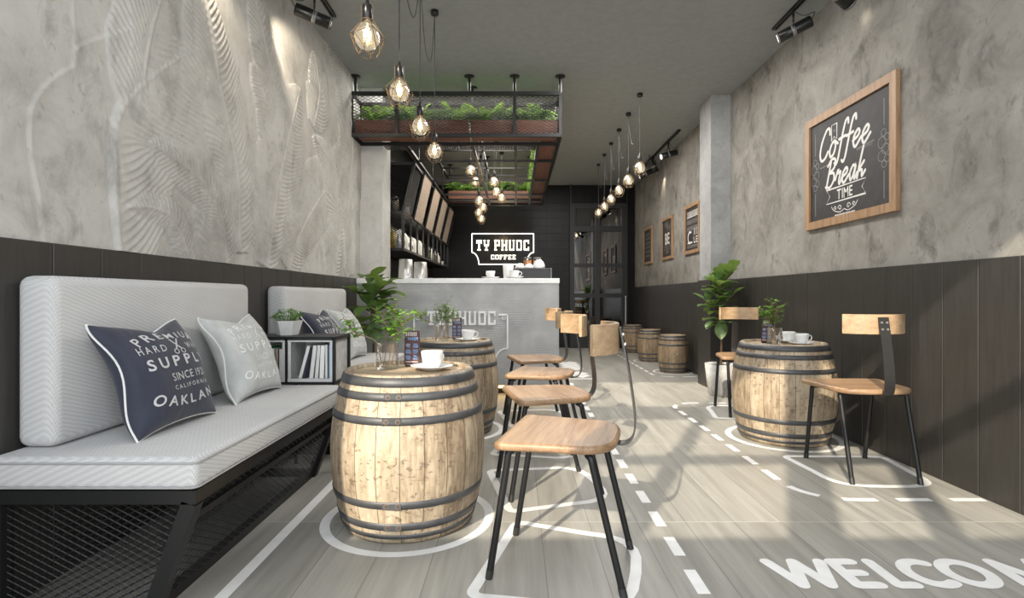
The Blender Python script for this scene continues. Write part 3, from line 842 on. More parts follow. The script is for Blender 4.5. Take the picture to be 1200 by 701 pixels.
# ================================================================== cushions with printing
def pillow(y0, y1, cloth_m, print_m, pipe_m, label, seat=.508):
    wd = y1 - y0; a = wd / 2; b = .225
    zt = .905; xb_, xt = -1.278, -1.452
    yd = Vector((xt - xb_, 0, zt - seat)); 
    t = thing('throw_pillow', label, 'pillow', (xb_, (y0 + y1) / 2, seat), 0, 'printed throw pillows on the benches')
    up = yd.normalized(); b = yd.length / 2
    X = basis((0, 1, 0), up, up * b)
    def S(u, v, side=1):
        pu = 1 - .15 * (1 - v * v) * u * u; pv = 1 - .11 * (1 - u * u) * v * v
        x = a * u * pu; y = b * v * pv
        y -= .035 * math.exp(-((u - .1) / .42) ** 2) * max(0, v) ** 2
        th = .098 * (max(0, (1 - u * u)) * max(0, (1 - v * v))) ** .42
        th += (.006 * math.sin(5 * u + 3 * v) + .004 * math.sin(9 * u * v + 4 * u - 2)) * (1 - u * u) * (1 - v * v)
        th -= .012 * math.exp(-((u + .75) / .1) ** 2 - ((v + .1) / .22) ** 2)
        zo = .020 * math.sin(PI * (v * 1.1 + .25)) * u ** 4 * (1 - v ** 6) + .010 * math.sin(2.6 * u) * v ** 4 * (1 - u ** 6)
        return (x, y, zo + side * th * (1.0 if side > 0 else .80))
    n = 28; mb = MB(X)
    g = [math.sin(PI / 2 * (2 * i / n - 1)) for i in range(n + 1)]
    for side in (1, -1):
        vs = [S(u, v, side) for v in g for u in g]; fs = []
        for j in range(n):
            for i in range(n):
                q = (j * (n + 1) + i, j * (n + 1) + i + 1, (j + 1) * (n + 1) + i + 1, (j + 1) * (n + 1) + i)
                fs.append(q if side > 0 else q[::-1])
        mb.add(vs, fs, True)
    mb.build('pillow_body', cloth_m, t)
    E = [S(u, -1) for u in g] + [S(1, v) for v in g[1:]] + [S(u, 1) for u in g[::-1][1:]] + [S(-1, v) for v in g[::-1][1:-1]]
    MB(X).tube(E, .004, 6, closed=True).build('piping', pipe_m, t)
    # printing laid on the front surface, line by line
    def lay(src, nm):
        vs = []
        for (x, y, z) in src.v:
            u, v = x * 1.16 + .07, y * .98 - .01; p = S(max(-.97, min(.97, u)), max(-.97, min(.97, v)))
            vs.append((p[0], p[1], p[2] + .0022))
        MB(X).add(vs, src.f).build(nm, print_m, t)
    for st, cx, cy, sz, kw in (('PREMIUM', 0, .60, .25, dict(arch=1.3, bold=.016, track=.26)), ('HARD', -.46, .30, .20, dict(bold=.006, track=.22, squeeze=.72)),
                               ('WARE', .48, .30, .20, dict(bold=.006, track=.22, squeeze=.72)), ('SUPPLY', 0, 0, .27, dict(bold=.024, track=.34)),
                               ('SINCE 1921', .05, -.26, .20, dict(bold=.006, track=.12, squeeze=.72)), ('CALIFORNIA', .05, -.42, .11, dict(track=.3, squeeze=.8)),
                               ('OAKLAND', 0, -.74, .25, dict(arch=-1.6, bold=.018, track=.26))):
        T = MB(); put_text(T, st, cx, cy, sz, **kw); lay(T, 'lettering')
    TC = MB()
    for s in (1, -1):
        TC.ribbon([(.02 + s * .08, .56), (.02 - s * .05, .32)], .03, z=.0)
        TC.ribbon([(.02 - s * .07 + .042 * math.cos(k * PI / 6), .265 + .05 * math.sin(k * PI / 6)) for k in range(12)], .016, closed=True)
    lay(TC, 'scissors_print')
    return t
pillow(1.80, 2.27, M['navy'], M['print'], M['whitecl'], 'navy printed pillow with white piping on the bench ahead of the bookshelf')
pillow(2.43, 2.90, M['greycl'], M['printw'], M['whitecl'], 'pale grey printed pillow beside the large navy one, ahead of the bookshelf')
pillow(3.56, 3.99, M['navy'], M['print'], M['whitecl'], 'navy printed pillow half hidden behind the bookshelf and its plant')
pillow(4.09, 4.54, M['greycl'], M['printw'], M['whitecl'], 'pale grey printed pillow beyond the bookshelf, by the fig plant')

# ================================================================== low bookshelf between the benches
def bookshelf():
    t = thing('low_bookshelf', 'low concrete and black metal bookshelf between the two benches', 'bookshelf', (0, 3.06, 0))
    x0, x1, d, z0, z1, xm = -1.60, -1.045, .27, .505, .765, -1.318
    f = MB(); w = .016
    for x in (x0, x1):
        for y in (0, d): f.span((x - w / 2, y - w / 2, 0), (x + w / 2, y + w / 2, z1))
    for z in (z0, z1 - .006):
        for y in (0, d): f.bar((x0, y, z), (x1, y, z), w, .014)
        for x in (x0, x1): f.bar((x, 0, z), (x, d, z), w, .014)
    f.bar((xm, -.002, z0), (xm, -.002, z1), .012)
    f.bar((xm, .135, 0), (xm, .135, z0), .016)
    f.build('metal_frame', M['iron'], t)
    b = MB()
    b.span((x0 + .01, .004, z0 + .006), (x1 - .009, d - .006, z0 + .024)); b.span((x0 + .01, .004, z1 - .022), (x1 - .009, d - .006, z1 - .008))
    b.span((x0 + .009, .004, z0 + .02), (x0 + .024, d - .006, z1 - .02)); b.span((x1 - .024, .004, z0 + .02), (x1 - .008, d - .006, z1 - .02))
    b.span((xm - .008, .004, z0 + .02), (xm + .008, d - .006, z1 - .02)); b.span((x0 + .02, d - .02, z0 + .02), (x1 - .02, d - .008, z1 - .02))
    b.build('cubby_boards', M['shelfc'], t)
    e = MB(); e.span((x0 + .008, .0, z0 + .006), (x1 - .008, .004, z0 + .024)); e.span((x0 + .008, .0, z1 - .024), (x1 - .008, .004, z1 - .008))
    for x in (x0 + .017, xm - .016, xm + .016, x1 - .017): e.span((x - .008, .0, z0 + .024), (x + .008, .004, z1 - .024))
    e.build('front_edging', M['shelfw'], t)
    MB().span((x0, -.004, z1), (x1 + .006, d + .004, z1 + .006)).build('top_plate', M['iron'], t)
    return z0 + .0245
zb = bookshelf()
def book(x, th, h, lean, m, label, name='book', d=.15, y=3.085):
    t = thing(name, label, 'book', (x, y, zb), 0, 'books in the low bookshelf')
    X = Matrix.Rotation(lean, 4, 'Y')
    b = MB(X); b.span((0, 0, 0), (th, d, .003)) if 0 else None
    b.span((0, .0, 0), (th, .003, h)); b.span((0, 0, 0), (.002, d, h)); b.span((th - .002, 0, 0), (th, d, h)); b.build('cover', m, t)
    p = MB(X); p.span((.002, .004, .003), (th - .002, d - .004, h - .003)); p.build('pages', M['paper'], t)
    return t
book(-1.262, .022, .196, R(15), M['paper'], 'white book with the strongest lean, against the dark navy book')
book(-1.236, .014, .190, R(14), M['navy'], 'dark navy book leaning between two white books')
book(-1.200, .026, .192, R(7), M['paper'], 'white book leaning just after the dark navy book')
book(-1.168, .022, .192, R(5), M['paper'], 'white book touching the thick cream book in the bookshelf')
book(-1.140, .028, .190, R(2), M['bag'], 'thick cream book among the white books in the bookshelf')
book(-1.108, .018, .192, 0, M['paper'], 'thin upright white book beside the slim blue book')
book(-1.088, .013, .190, 0, M['menublue'], 'slim blue upright book at the end of the bookshelf row')
book(-1.445, .024, .178, 0, M['green'], 'green book in the bookshelf cubby behind the grey pillow')
book(-1.418, .020, .170, 0, M['bag'], 'cream book standing beside the green book')
book(-1.394, .018, .172, 0, M['kraft'], 'tan book standing after the cream book near the green one')
book(-1.372, .022, .168, 0, M['paper'], 'white book against the divider in the cubby with the green book')

# ================================================================== barrels
def make_barrel(staves_m, label, loc):
    t = thing('barrel_table', label, 'barrel', (loc[0], loc[1], 0))
    Hh = .68
    rr = lambda z: .341 - .060 * ((z - .34) / .34) ** 2
    pr = [(0, .004), (.262, .004), (.272, 0), (rr(.012), .012)] + [(rr(z), z) for z in [.03 + .62 * k / 22 for k in range(23)]] + [(rr(.67), .67), (rr(.67) - .008, Hh), (.254, Hh), (.250, .655)]
    MB().lathe(pr, 66).build('staves', staves_m, t)
    MB().lathe([(0, .664), (.249, .664), (.252, .655)], 48, smooth=False).build('head_panel', M['head'], t)
    for i, (z0, z1) in enumerate(((.636, .673), (.583, .615), (.491, .522), (.158, .189), (.065, .097), (.026, .046))):
        o = .0035
        hp = [(rr(z0) - .002, z0), (rr(z0) + o, z0 + .001), (rr((z0 + z1) / 2) + o, (z0 + z1) / 2), (rr(z1) + o, z1 - .001), (rr(z1) - .002, z1)]
        h = MB().lathe(hp, 66).build('hoop', M['steelstrap'], t)
        if 0 < i < 5:
            zc = (z0 + z1) / 2; r = rr(zc) + o; rv = MB()
            for k, a in enumerate((-94.5, -86.5)):
                c = Vector((r * math.cos(R(a)), r * math.sin(R(a)), zc)); n = Vector((math.cos(R(a)), math.sin(R(a)), 0))
                MB().tube([c, c + n * .0022], .0105, 14, mat=0).tube([c, c + n * .005], .0065, 14, mat=1).build('rivet', [M['copper'], M['steelstrap']], h)
            # overlap strip end
            v = []; 
            for k in range(7):
                a = R(-97.5 + 2.2 * k); v += [((r + .0014) * math.cos(a), (r + .0014) * math.sin(a), z0 + .002), ((r + .0014) * math.cos(a), (r + .0014) * math.sin(a), z1 - .002)]
            rv.add(v, [(2 * k, 2 * k + 2, 2 * k + 3, 2 * k + 1) for k in range(6)])
            rv.build('overlap_strip', M['steelstrap'], h)
    bz = .352; b = MB(basis((1, 0, 0), (0, 0, 1), (0, -rr(bz) + .004, bz)))
    b.lathe([(.018, 0), (.018, .006), (.0165, .008), (0, .008)], 20); b.build('bung', M['head'], t)
    return t
barA = make_barrel(M['barrel'], 'oak barrel table beside the bench with the large navy pillow', A_)
dup(barA, (C_[0], C_[1], 0), R(9), 'oak barrel table standing directly in front of the bar counter', 'barrel tables')
dup(barA, (B_[0], B_[1], 0), R(14), 'oak barrel table between two chairs by the wall with the large poster', 'barrel tables')
barA['group'] = 'barrel tables'
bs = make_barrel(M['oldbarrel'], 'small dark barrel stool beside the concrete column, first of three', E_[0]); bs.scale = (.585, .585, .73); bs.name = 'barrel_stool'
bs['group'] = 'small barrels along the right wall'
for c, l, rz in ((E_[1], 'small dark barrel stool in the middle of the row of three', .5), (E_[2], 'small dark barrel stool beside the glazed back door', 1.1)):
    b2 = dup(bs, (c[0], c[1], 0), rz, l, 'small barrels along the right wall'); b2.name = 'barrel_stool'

# ================================================================== chairs
def make_chair():
    t = thing('cafe_chair', 'x', 'chair', (0, 0, 0), 0, 'wooden chairs with black metal legs')
    o = chair_outline(1.0, 20)
    s = MB().slab(o, [(.012, .470), (.003, .4735), (.0, .480), (.0, .491), (.004, .4975), (.012, .500)])
    s.build('seat', M['seatwood'], t)
    # curved backrest
    mb = MB(); n = 18; th = .016; rad = .235; cy = -.207 + rad; z0, z1 = .797, .905
    inn, outr = [], []
    for k in range(n + 1):
        a = -PI / 2 + R(-47 + 94 * k / n)
        outr.append((rad * math.cos(a), cy + rad * math.sin(a))); inn.append(((rad - th) * math.cos(a), cy + (rad - th) * math.sin(a)))
    pol = outr + inn[::-1]
    mb.slab(pol, [(.003, z0), (0, z0 + .003), (0, z1 - .003), (.003, z1)], smooth=False)
    mb.build('backrest', M['backwood'], t)
    # flat steel strap
    path = smooth_path([(0, -.05, .4665), (0, -.15, .4665), (0, -.222, .468), (0, -.252, .487), (0, -.264, .535), (0, -.258, .62), (0, -.238, .75), (0, -.2115, .89)], 5)
    mb = MB(); w, h = .027, .003; vs = []; fs = []
    for i, p in enumerate(path):
        a = path[max(0, i - 1)]; b = path[min(len(path) - 1, i + 1)]; d = (b - a).normalized(); nn = Vector((0, -d.z, d.y))
        for sx, sn in ((-1, -1), (1, -1), (1, 1), (-1, 1)): vs.append(p + Vector((sx * w, 0, 0)) + nn * h * sn)
    for i in range(len(path) - 1):
        for k in range(4): fs.append((4 * i + k, 4 * i + (k + 1) % 4, 4 * i + 4 + (k + 1) % 4, 4 * i + 4 + k))
    fs += [(3, 2, 1, 0), tuple(4 * (len(path) - 1) + k for k in range(4))]
    mb.add(vs, fs); sp = mb.build('back_strap', M['gunmetal'], t)
    for sx in (-.014, .014):
        for z in (.826, .862):
            y = -.2115 - (.89 - z) * .19 - .0045
            MB().tube([(sx, y + .003, z), (sx, y - .002, z)], .0055, 12).build('bolt', M['chrome'], sp)
    f = MB()
    for y in (.15, -.115): f.bar((-.17, y, .463), (.17, y, .463), .022, .014)
    f.bar((0, -.115, .463), (0, .15, .463), .022, .014)
    f.build('under_frame', M['iron'], t)
    for sx in (-1, 1):
        for (yt, yf) in ((.15, .235), (-.115, -.237)):
            a = Vector((sx * .145, yt, .462)); b = Vector((sx * .180, yt + (.012 if yt > 0 else -.012), .452)); c = Vector((sx * .18, yf, .0))
            k = b.lerp(c, .08); pts = smooth_path([a, Vector((sx * .168, yt, .461)), b, k], 4) + [b.lerp(c, .93)]
            lg = MB().tube(pts, .0125, 10).build('leg', M['iron'], t)
            MB().tube([b.lerp(c, .925), c], .0138, 10).build('foot_cap', M['gunmetal'], lg)
    return t
LB = ['wooden chair at the front end of the row of four, casting a clear shadow', 'second wooden chair from the front in the row of four facing the barrels',
      'third wooden chair from the front in the row of four facing the barrels', 'wooden chair at the bar counter end of the row of four',
      'wooden chair showing the bolts of its back, behind the WELCOME lettering', 'wooden chair half hidden behind a barrel, by the fig at the column']
ch0 = make_chair()
for i, ((c, f), l) in enumerate(zip(CHAIRS, LB)):
    if i == 0: ch0.location = (c[0], c[1], 0); ch0.rotation_euler.z = yaw_of(f); ch0['label'] = l
    else: dup(ch0, (c[0], c[1], 0), yaw_of(f), l)

# ================================================================== crockery
def make_cup(hd=0.0):
    t = thing('coffee_cup', 'x', 'cup', (0, 0, 0), 0, 'white coffee cups')
    MB().lathe([(0, .004), (.026, .0), (.030, .004), (.043, .028), (.049, .060), (.0505, .078), (.0485, .079), (.047, .060), (.041, .030), (.028, .010), (0, .008)], 40).build('cup_body', M['ceramic'], t)
    MB().lathe([(0, .066), (.0468, .066)], 32).build('coffee', M['coffee'], t)
    hp = smooth_path([(.046, 0, .062), (.066, 0, .064), (.076, 0, .048), (.066, 0, .030), (.044, 0, .026)], 6)
    MB(Matrix.Rotation(hd, 4, 'Z')).tube(hp, .0042, 8).build('handle', M['ceramic'], t)
    return t
def make_saucer():
    t = MB().lathe([(0, .004), (.040, .003), (.045, .0), (.052, .004), (.085, .017), (.097, .021), (.0975, .0235), (.084, .021), (.050, .009), (0, .008)], 48).build('saucer', M['ceramic'])
    return tag(t, 'x', 'saucer', 'white saucers')
cup0 = make_cup(R(35)); sau0 = make_saucer()
HT = .6642
def cup_set(x, y, z, lc, ls, rz=0.0, first=False, s=1.0):
    if first: sc, cc = sau0, cup0; sc.location = (x, y, z); cc.location = (x, y, z + .0085); cc['label'] = lc; sc['label'] = ls; cc.rotation_euler.z = rz
    else: sc = dup(sau0, (x, y, z), 0, ls); cc = dup(cup0, (x, y, z + .0085 * s), rz, lc)
    sc.scale = (s, s, s); cc.scale = (s, s, s)
cup_set(A_[0] + .10, A_[1] + .02, HT, 'white coffee cup on the barrel beside the bench', 'white saucer under the cup on the barrel beside the bench', R(20), True)
cup_set(C_[0] + .11, C_[1] - .01, HT, 'white coffee cup on the barrel in front of the counter', 'white saucer on the barrel in front of the counter', R(-35))
cup_set(B_[0] + .08, B_[1] - .10, HT, 'white coffee cup in front of the other cup on the wall-side barrel', 'white saucer under the front cup on the wall-side barrel', R(-35), False, .92)
cup_set(B_[0] + .10, B_[1] + .115, HT, 'white coffee cup behind the other cup on the wall-side barrel', 'white saucer under the rear cup on the wall-side barrel', R(-35), False, .92)
CT = 1.1902
cup_set(-.275, 5.72, CT, 'white coffee cup standing alone on the bar counter below the lit sign', 'white saucer under the cup standing alone on the bar counter', R(200), False, 1.0)
cup_set(-.018, 5.62, CT, 'white coffee cup on the bar counter in front of the tall pitcher', 'white saucer on the bar counter in front of the pitcher', R(-36), False, 1.0)

# ---- menu cards
def make_menu(loc, rz, label, lean=0.0):
    t = thing('menu_card', label, 'menu card', loc, rz, 'menu cards on the barrels')
    MB().box((0, .01, .006), (.06, .05, .012), bev=.004).build('stand', M['black'], t)
    X = Matrix.Rotation(-lean, 4, 'X')
    MB(X).span((-.037, -.004, .008), (.037, .0, .172)).build('card', M['menu'], t)
    XX = X @ basis((1, 0, 0), (0, 0, 1), (0, -.0047, .008))
    a = MB(XX)
    rnd = random.Random(4)
    for k in range(6): a.rect(-.032 + k * .0095, .138 + rnd.uniform(-.001, .001), -.0255 + k * .0095, .157)
    for k in range(4): a.rect(-.030, .098 - k * .003 - .0, -.012, .0995 - k * .003)
    a.rect(-.03, .012, .03, .016)
    a.build('pale_print', M['menuwhite'], t)
    b = MB(XX)
    for k in range(5): b.rect(-.022 + k * .0105, .117 + rnd.uniform(-.002, .002), -.0135 + k * .0105, .132)
    for cx in (-.018, .017):
        z = .104
        for k in range(11):
            z -= .0072
            if k in (3, 7): continue
            w = rnd.uniform(.008, .0135); b.rect(cx - w, z, cx + w, z + .0045)
    b.build('blue_print', M['menublue'], t)
make_menu((A_[0] - .018, A_[1] + .15, HT), R(-4), 'maroon and blue menu card on the barrel beside the bench', R(4))
make_menu((C_[0] + .01, C_[1] + .15, HT), R(4), 'maroon and blue menu card on the barrel in front of the counter', R(4))
make_menu((B_[0] - .09, B_[1] + .06, HT), R(-42), 'maroon and blue menu card leaning behind the vase on the wall-side barrel', R(16))

# ================================================================== foliage
def leaf(mb, p, d, L, W, up=(0, 0, 1), droop=.3, n=6, fold=.18, shape='ob', mat=0, wave=.0):
    d = Vector(d).normalized(); u = Vector(up); s = d.cross(u)
    s = s.normalized() if s.length > 1e-3 else Vector((1, 0, 0)); u = s.cross(d).normalized()
    vs = []; fs = []; p = Vector(p)
    for i in range(n + 1):
        t = i / n
        if shape == 'ob': w = math.sin(PI * min(1, t ** 1.35 * .94 + .05)) ** .75
        elif shape == 'ov': w = math.sin(PI * (t * .96 + .03)) ** .8
        else: w = math.sin(PI * (t ** .7 * .97 + .02))
        w *= W / 2
        c = p + d * (L * t * (1 - .1 * droop * t)) - Vector((0, 0, 1)) * (droop * L * t * t) 
        q = u * (fold * w + wave * W * math.sin(t * 11))
        q2 = u * (fold * w - wave * W * math.sin(t * 11 + 1))
        vs += [c - s * w + q, c, c + s * w + q2]
    for i in range(n):
        a = 3 * i
        fs += [(a, a + 1, a + 4, a + 3), (a + 1, a + 2, a + 5, a + 4)]
    mb.add(vs, fs, True, mat)

def fig_plant(loc, pot, htrunk, crown, nleaf, label, seed, rl=(.17, .25), extra=(), lim=(-.5, .5, .5)):
    rnd = random.Random(seed)
    t = thing('potted_fig_tree', label, 'potted plant', loc)
    r1, r0, hp = pot
    MB().lathe([(0, 0), (r0 * .9, 0), (r0, .008), (r0 + (r1 - r0) * .55, hp * .5), (r1, hp), (r1 - .014, hp), (r1 - .018, hp - .03), (0, hp - .03)], 40).build('pot', M['potc'], t)
    MB().lathe([(0, hp - .018), (r1 - .02, hp - .022)], 24).build('soil', M['soil'], t)
    st = MB(); z0, z1 = crown
    tr = smooth_path([(0, 0, hp - .03), (.012, .01, hp + .3 * (htrunk - hp)), (-.008, .0, hp + .7 * (htrunk - hp)), (.005, 0, htrunk)], 6)
    st.tube(tr, [.013 - .007 * i / len(tr) for i in range(len(tr))], 8)
    lv = MB(); br = []
    for k in range(5):
        a = k * 2.4 + seed; zz = z0 + (z1 - z0) * (.15 + .13 * k); e = Vector((.13 * math.cos(a), .13 * math.sin(a), zz + .15))
        pts = smooth_path([(0, 0, zz), (.05 * math.cos(a), .05 * math.sin(a), zz + .07), e], 4)
        st.tube(pts, .0065, 6); br.append(pts)
    st.build('trunk', M['stem'], t)
    for k in range(nleaf):
        f = k / nleaf; z = z0 + (z1 - z0 - .12) * f; a = k * 2.4 + rnd.uniform(-.3, .3)
        if k % 2 and br:
            P = br[k % len(br)]; b = P[int(rnd.uniform(.5, .99) * len(P))]
        else: b = Vector((.006 * math.cos(a), .006 * math.sin(a), z))
        el = rnd.uniform(-.1, .45) + f * .75
        d = Vector((math.cos(a) * math.cos(el), math.sin(a) * math.cos(el), math.sin(el)))
        L = rnd.uniform(*rl)
        e = b + d * (L + .06)
        if e.x < lim[0] or e.x > lim[1]: d.x *= -.6
        if e.y > lim[2]: d.y *= -1
        e = b + d * (L + .06)
        if e.x < lim[0] or e.x > lim[1] or e.y > lim[2]: continue
        st0 = b + d * .03
        leaf(lv, st0, d, L, L * rnd.uniform(.58, .72), droop=rnd.uniform(.2, .6) * (1.1 - f * .6), n=8, fold=.22, shape='ob', wave=.03)
    for (dx, dy, zz, ang, el, L) in extra:
        d = (math.cos(ang) * math.cos(el), math.sin(ang) * math.cos(el), math.sin(el))
        leaf(lv, (dx, dy, zz), d, L, L * .62, droop=.15, n=8, fold=.2, shape='ob', wave=.03)
    lv.build('foliage', M['fig'], t)
    return t
fig_plant((2.085, 5.44, 0), (.155, .118, .32), 1.12, (.70, 1.30), 56, 'fiddle-leaf fig in a pale concrete pot against the column', 3, (.15, .22), ((0, -.02, .78, -2.0, -1.15, .2), (-.02, 0, .92, -2.8, -.2, .19)), (-.6, .215, .30))
fig_plant((-1.365, 5.05, 0), (.15, .115, .32), 1.10, (.66, 1.20), 44, 'fiddle-leaf fig between the end of the benches and the counter', 5, (.19, .27), ((.02, -.02, .80, -1.2, -1.2, .22), (0, 0, 1.0, .2, .5, .27), (0, 0, 1.02, 2.7, .25, .25)), (-.245, .6, .36))

def sprig_vase(loc, rz, label, full=True, seed=1):
    rnd = random.Random(seed)
    t = thing('glass_vase', label, 'vase', loc, rz, 'glass vases of green sprigs on the barrels')
    MB().lathe([(0, 0), (.049, 0), (.052, .003), (.052, .118), (.0495, .118), (.0495, .012), (0, .010)], 40).build('vase_glass', M['clear'], t)
    MB().lathe([(0, .0125), (.049, .0125), (.049, .034), (0, .034)], 32).build('water', M['water'], t)
    st = MB(); lv = MB()
    tips = [((.02, 0, .02), (.035, .01, .12), (.03, .0, .28)), ((-.02, .01, .02), (.0, .0, .13), (-.03, .02, .25)), ((.01, -.02, .02), (.03, -.02, .13), (.085, -.01, .22))]
    if full: tips.append(((-.025, -.01, .02), (-.05, -.005, .125), (-.145, .0, .165), (-.17, 0, .19)))
    for T in tips:
        P = smooth_path(T, 7); st.tube(P, .0022, 6)
        tw = 21 if len(T) == 3 else 20
        for k in range(tw):
            i = rnd.randint(int(len(P) * .55), len(P) - 1); b = P[i]; a = rnd.uniform(0, 2 * PI)
            e = b + Vector((math.cos(a) * rnd.uniform(.03, .07), math.sin(a) * rnd.uniform(.03, .07), rnd.uniform(-.02, .07)))
            st.tube([b, e], .0011, 4)
            for j in range(5):
                f = rnd.uniform(.35, 1.05); q = b.lerp(e, f); aa = rnd.uniform(0, 2 * PI)
                leaf(lv, q, (math.cos(aa), math.sin(aa), rnd.uniform(-.2, .5)), rnd.uniform(.023, .040), rnd.uniform(.014, .022), droop=.2, n=3, fold=.15, shape='ov')
    for (x, y, z) in ((.045, -.03, .125), (-.01, -.045, .15), (.065, -.03, .14)):
        leaf(lv, (x * .6, y * .6, z), (x, y, .01), .04, .02, droop=.2, n=4, shape='ov')
    st.build('stems', M['stemp'], t); lv.build('leaves', M['sprig'], t)
sprig_vase((A_[0] - .115, A_[1] + .06, HT), 0, 'glass vase of bright green sprigs on the barrel beside the bench', True, 2)
sprig_vase((C_[0] - .095, C_[1] + .05, HT), R(10), 'glass vase of green sprigs on the barrel in front of the counter', True, 6)
sprig_vase((B_[0] - .07, B_[1] - .02, HT), R(120), 'glass vase of green sprigs on the wall-side barrel', False, 9)
s = thing('sugar_jar', 'small white sugar stick jar beside the vase on the wall-side barrel', 'jar', (B_[0] - .005, B_[1] + .06, HT), 0)
MB().lathe([(0, 0), (.016, 0), (.013, .035), (.016, .055), (.012, .056), (0, .05)], 20).build('jar_body', M['ceramic'], s)
MB().tube([(0, 0, .04), (.015, 0, .082)], .005, 8).build('stick', M['paper'], s)

# potted plant on bookshelf
def shelf_plant():
    t = thing('potted_plant', 'small green plant in a white faceted pot on the bookshelf', 'potted plant', (-1.365, 3.185, .7712))
    MB().lathe([(0, 0), (.055, 0), (.060, .004), (.086, .088), (.080, .088), (.074, .075), (0, .075)], 6, smooth=False, a0=.25).build('pot', M['shelfw'], t)
    MB().lathe([(0, .079), (.074, .077)], 6, smooth=False, a0=.25).build('soil', M['soil'], t)
    rnd = random.Random(8); lv = MB(); st = MB()
    for k in range(72):
        a = rnd.uniform(0, 2 * PI); r = .09 * math.sqrt(rnd.random()); z = .095 + .07 * (1 - (r / .1) ** 2) * rnd.uniform(.5, 1)
        p = Vector((r * math.cos(a), r * math.sin(a), z)); st.tube([(p.x * .5, p.y * .5, .075), p], .001, 4)
        for j in range(5):
            aa = rnd.uniform(0, 2 * PI)
            leaf(lv, p, (math.cos(aa), math.sin(aa), rnd.uniform(-.1, .6)), rnd.uniform(.014, .024), rnd.uniform(.011, .016), n=3, shape='ov', droop=.2)
    st.build('stems', M['fern'], t); lv.build('leaves', M['sprig'], t)
shelf_plant()
# ================================================================== hanging planter frame over the bar
ZB, ZT = 2.605, 3.02
def planter_frame():
    t = thing('hanging_planter_frame', 'black steel planter frame with wooden troughs hanging over the bar', 'planter frame', (-.6, 5.3, H))
    inv = Matrix.Translation((.6, -5.3, -H))
    f = MB(inv); w = .034
    X0, X1 = XL + .012, .4375; xi = [-1.157, -.46, -.005, .225]
    b = lambda p, q, s=w: f.bar(p, q, s)
    for z in (ZB, ZT):
        b((X0, 5.3, z), (X1, 5.3, z)); b((X0, 5.60, z), (X1, 5.60, z)); b((X1, 5.3, z), (X1, 9.27, z)); b((X0, 5.3, z), (X0, 5.60, z))
        b((-1.157, 9.27, z), (X1, 9.27, z))
        for x in (xi if z == ZB else [-.46, .225]): b((x, 5.60, z), (x, 9.27, z), .028)
    b((-1.157, 5.60, ZT), (-1.157, 9.27, ZT), .028)
    for y in (6.30, 7.36, 8.37, 8.87): b((-1.157, y, ZB), (X1, y, ZB), .026)
    for y in (6.62, 7.36, 8.37, 8.87): b((-1.157, y, ZT), (X1, y, ZT), .024)
    for x in (X0, -1.19, -.46, -.017, X1):
        if x != -.46: b((x, 5.3, ZB), (x, 5.3, ZT), .030)
    for y in (6.30, 7.36, 8.37, 9.27):
        for x in (-1.157, -.46, .225, X1): b((x, y, ZB), (x, y, ZT), .022)
    for x in (X0, X1): b((x, 5.60, ZB), (x, 5.60, ZT), .030)
    f.build('steel_frame', M['iron'], t)
    for (x, y) in ((-1.60, 5.31), (-.4675, 5.31), (-.017, 5.31), (.4375, 5.31), (-.46, 5.60), (.225, 6.3), (-.46, 7.36), (.225, 7.36), (-.8, 7.36), (-.46, 8.37), (.225, 8.37), (-1.1, 8.87), (-.75, 8.87), (.43, 9.2)):
        rd = MB(inv).tube([(x, y, ZT), (x, y, H - .008)], .015, 10).build('hanger_rod', M['iron'], t)
        MB(inv).lathe([(0, 0), (.05, 0), (.05, .008), (0, .008)], 24, c=(x, y, H - .009)).build('ceiling_flange', M['iron'], rd)
    mb = MB(inv); lattice(mb, lambda u, v: (X0 + u, 5.305, ZB + v), X1 - X0, ZT - ZB, .054, .030, .0025); mb.build('front_mesh', M['iron'], t)
    mb = MB(inv); lattice(mb, lambda u, v: (-1.6 + u, 5.60, ZB + .17 + v), 2.03, ZT - ZB - .17, .054, .030, .0028); mb.build('back_mesh', M['iron'], t)
    mb = MB(inv); lattice(mb, lambda u, v: (-1.62 + u, 5.56 + .03 + v, ZB - .001), 1.85, .02, .054, .030, .0028)
    lattice(mb, lambda u, v: (-1.62 + u, 5.62 + v, ZB), 1.85, .21, .054, .030, .0026); mb.build('floor_mesh', M['iron'], t)
    r = MB(inv)
    xs = [-1.61, -.47, -.46, .43]
    for a, c in ((-1.61, -.475), (-.455, .425)):
        r.span((a, 5.335, ZB + .02), (c, 5.355, ZB + .165)); r.span((a, 5.545, ZB + .02), (c, 5.565, ZB + .165)); r.span((a, 5.335, ZB + .018), (c, 5.565, ZB + .035))
        r.span((a, 5.335, ZB + .02), (a + .02, 5.565, ZB + .165)); r.span((c - .02, 5.335, ZB + .02), (c, 5.565, ZB + .165))
    r.build('front_trough', M['redwood'], t)
    r = MB(inv); y0, y1 = 5.64, 8.84
    r.span((.245, y0, ZB + .018), (.42, y1, ZB + .035)); r.span((.245, y0, ZB + .02), (.26, y1, ZB + .165)); r.span((.405, y0, ZB + .02), (.42, y1, ZB + .165))
    r.build('side_trough', M['redwoody'], t)
    r = MB(inv); r.span((-1.13, 8.90, ZB + .02), (.42, 8.92, ZB + .165)); r.span((-1.13, 9.22, ZB + .02), (.42, 9.24, ZB + .165)); r.span((-1.13, 8.9, ZB + .018), (.42, 9.24, ZB + .035))
    r.build('back_trough', M['redwood'], t)
    s = MB(inv); s.span((-1.59, 5.36, ZB + .13), (-.5, 5.54, ZB + .14)); s.span((-.43, 5.36, ZB + .13), (.40, 5.54, ZB + .14)); s.span((.262, 5.66, ZB + .13), (.403, 8.82, ZB + .14)); s.span((-1.11, 8.925, ZB + .13), (.4, 9.215, ZB + .14))
    s.build('soil', M['soil'], t)
planter_frame()
SZ = ZB + .141
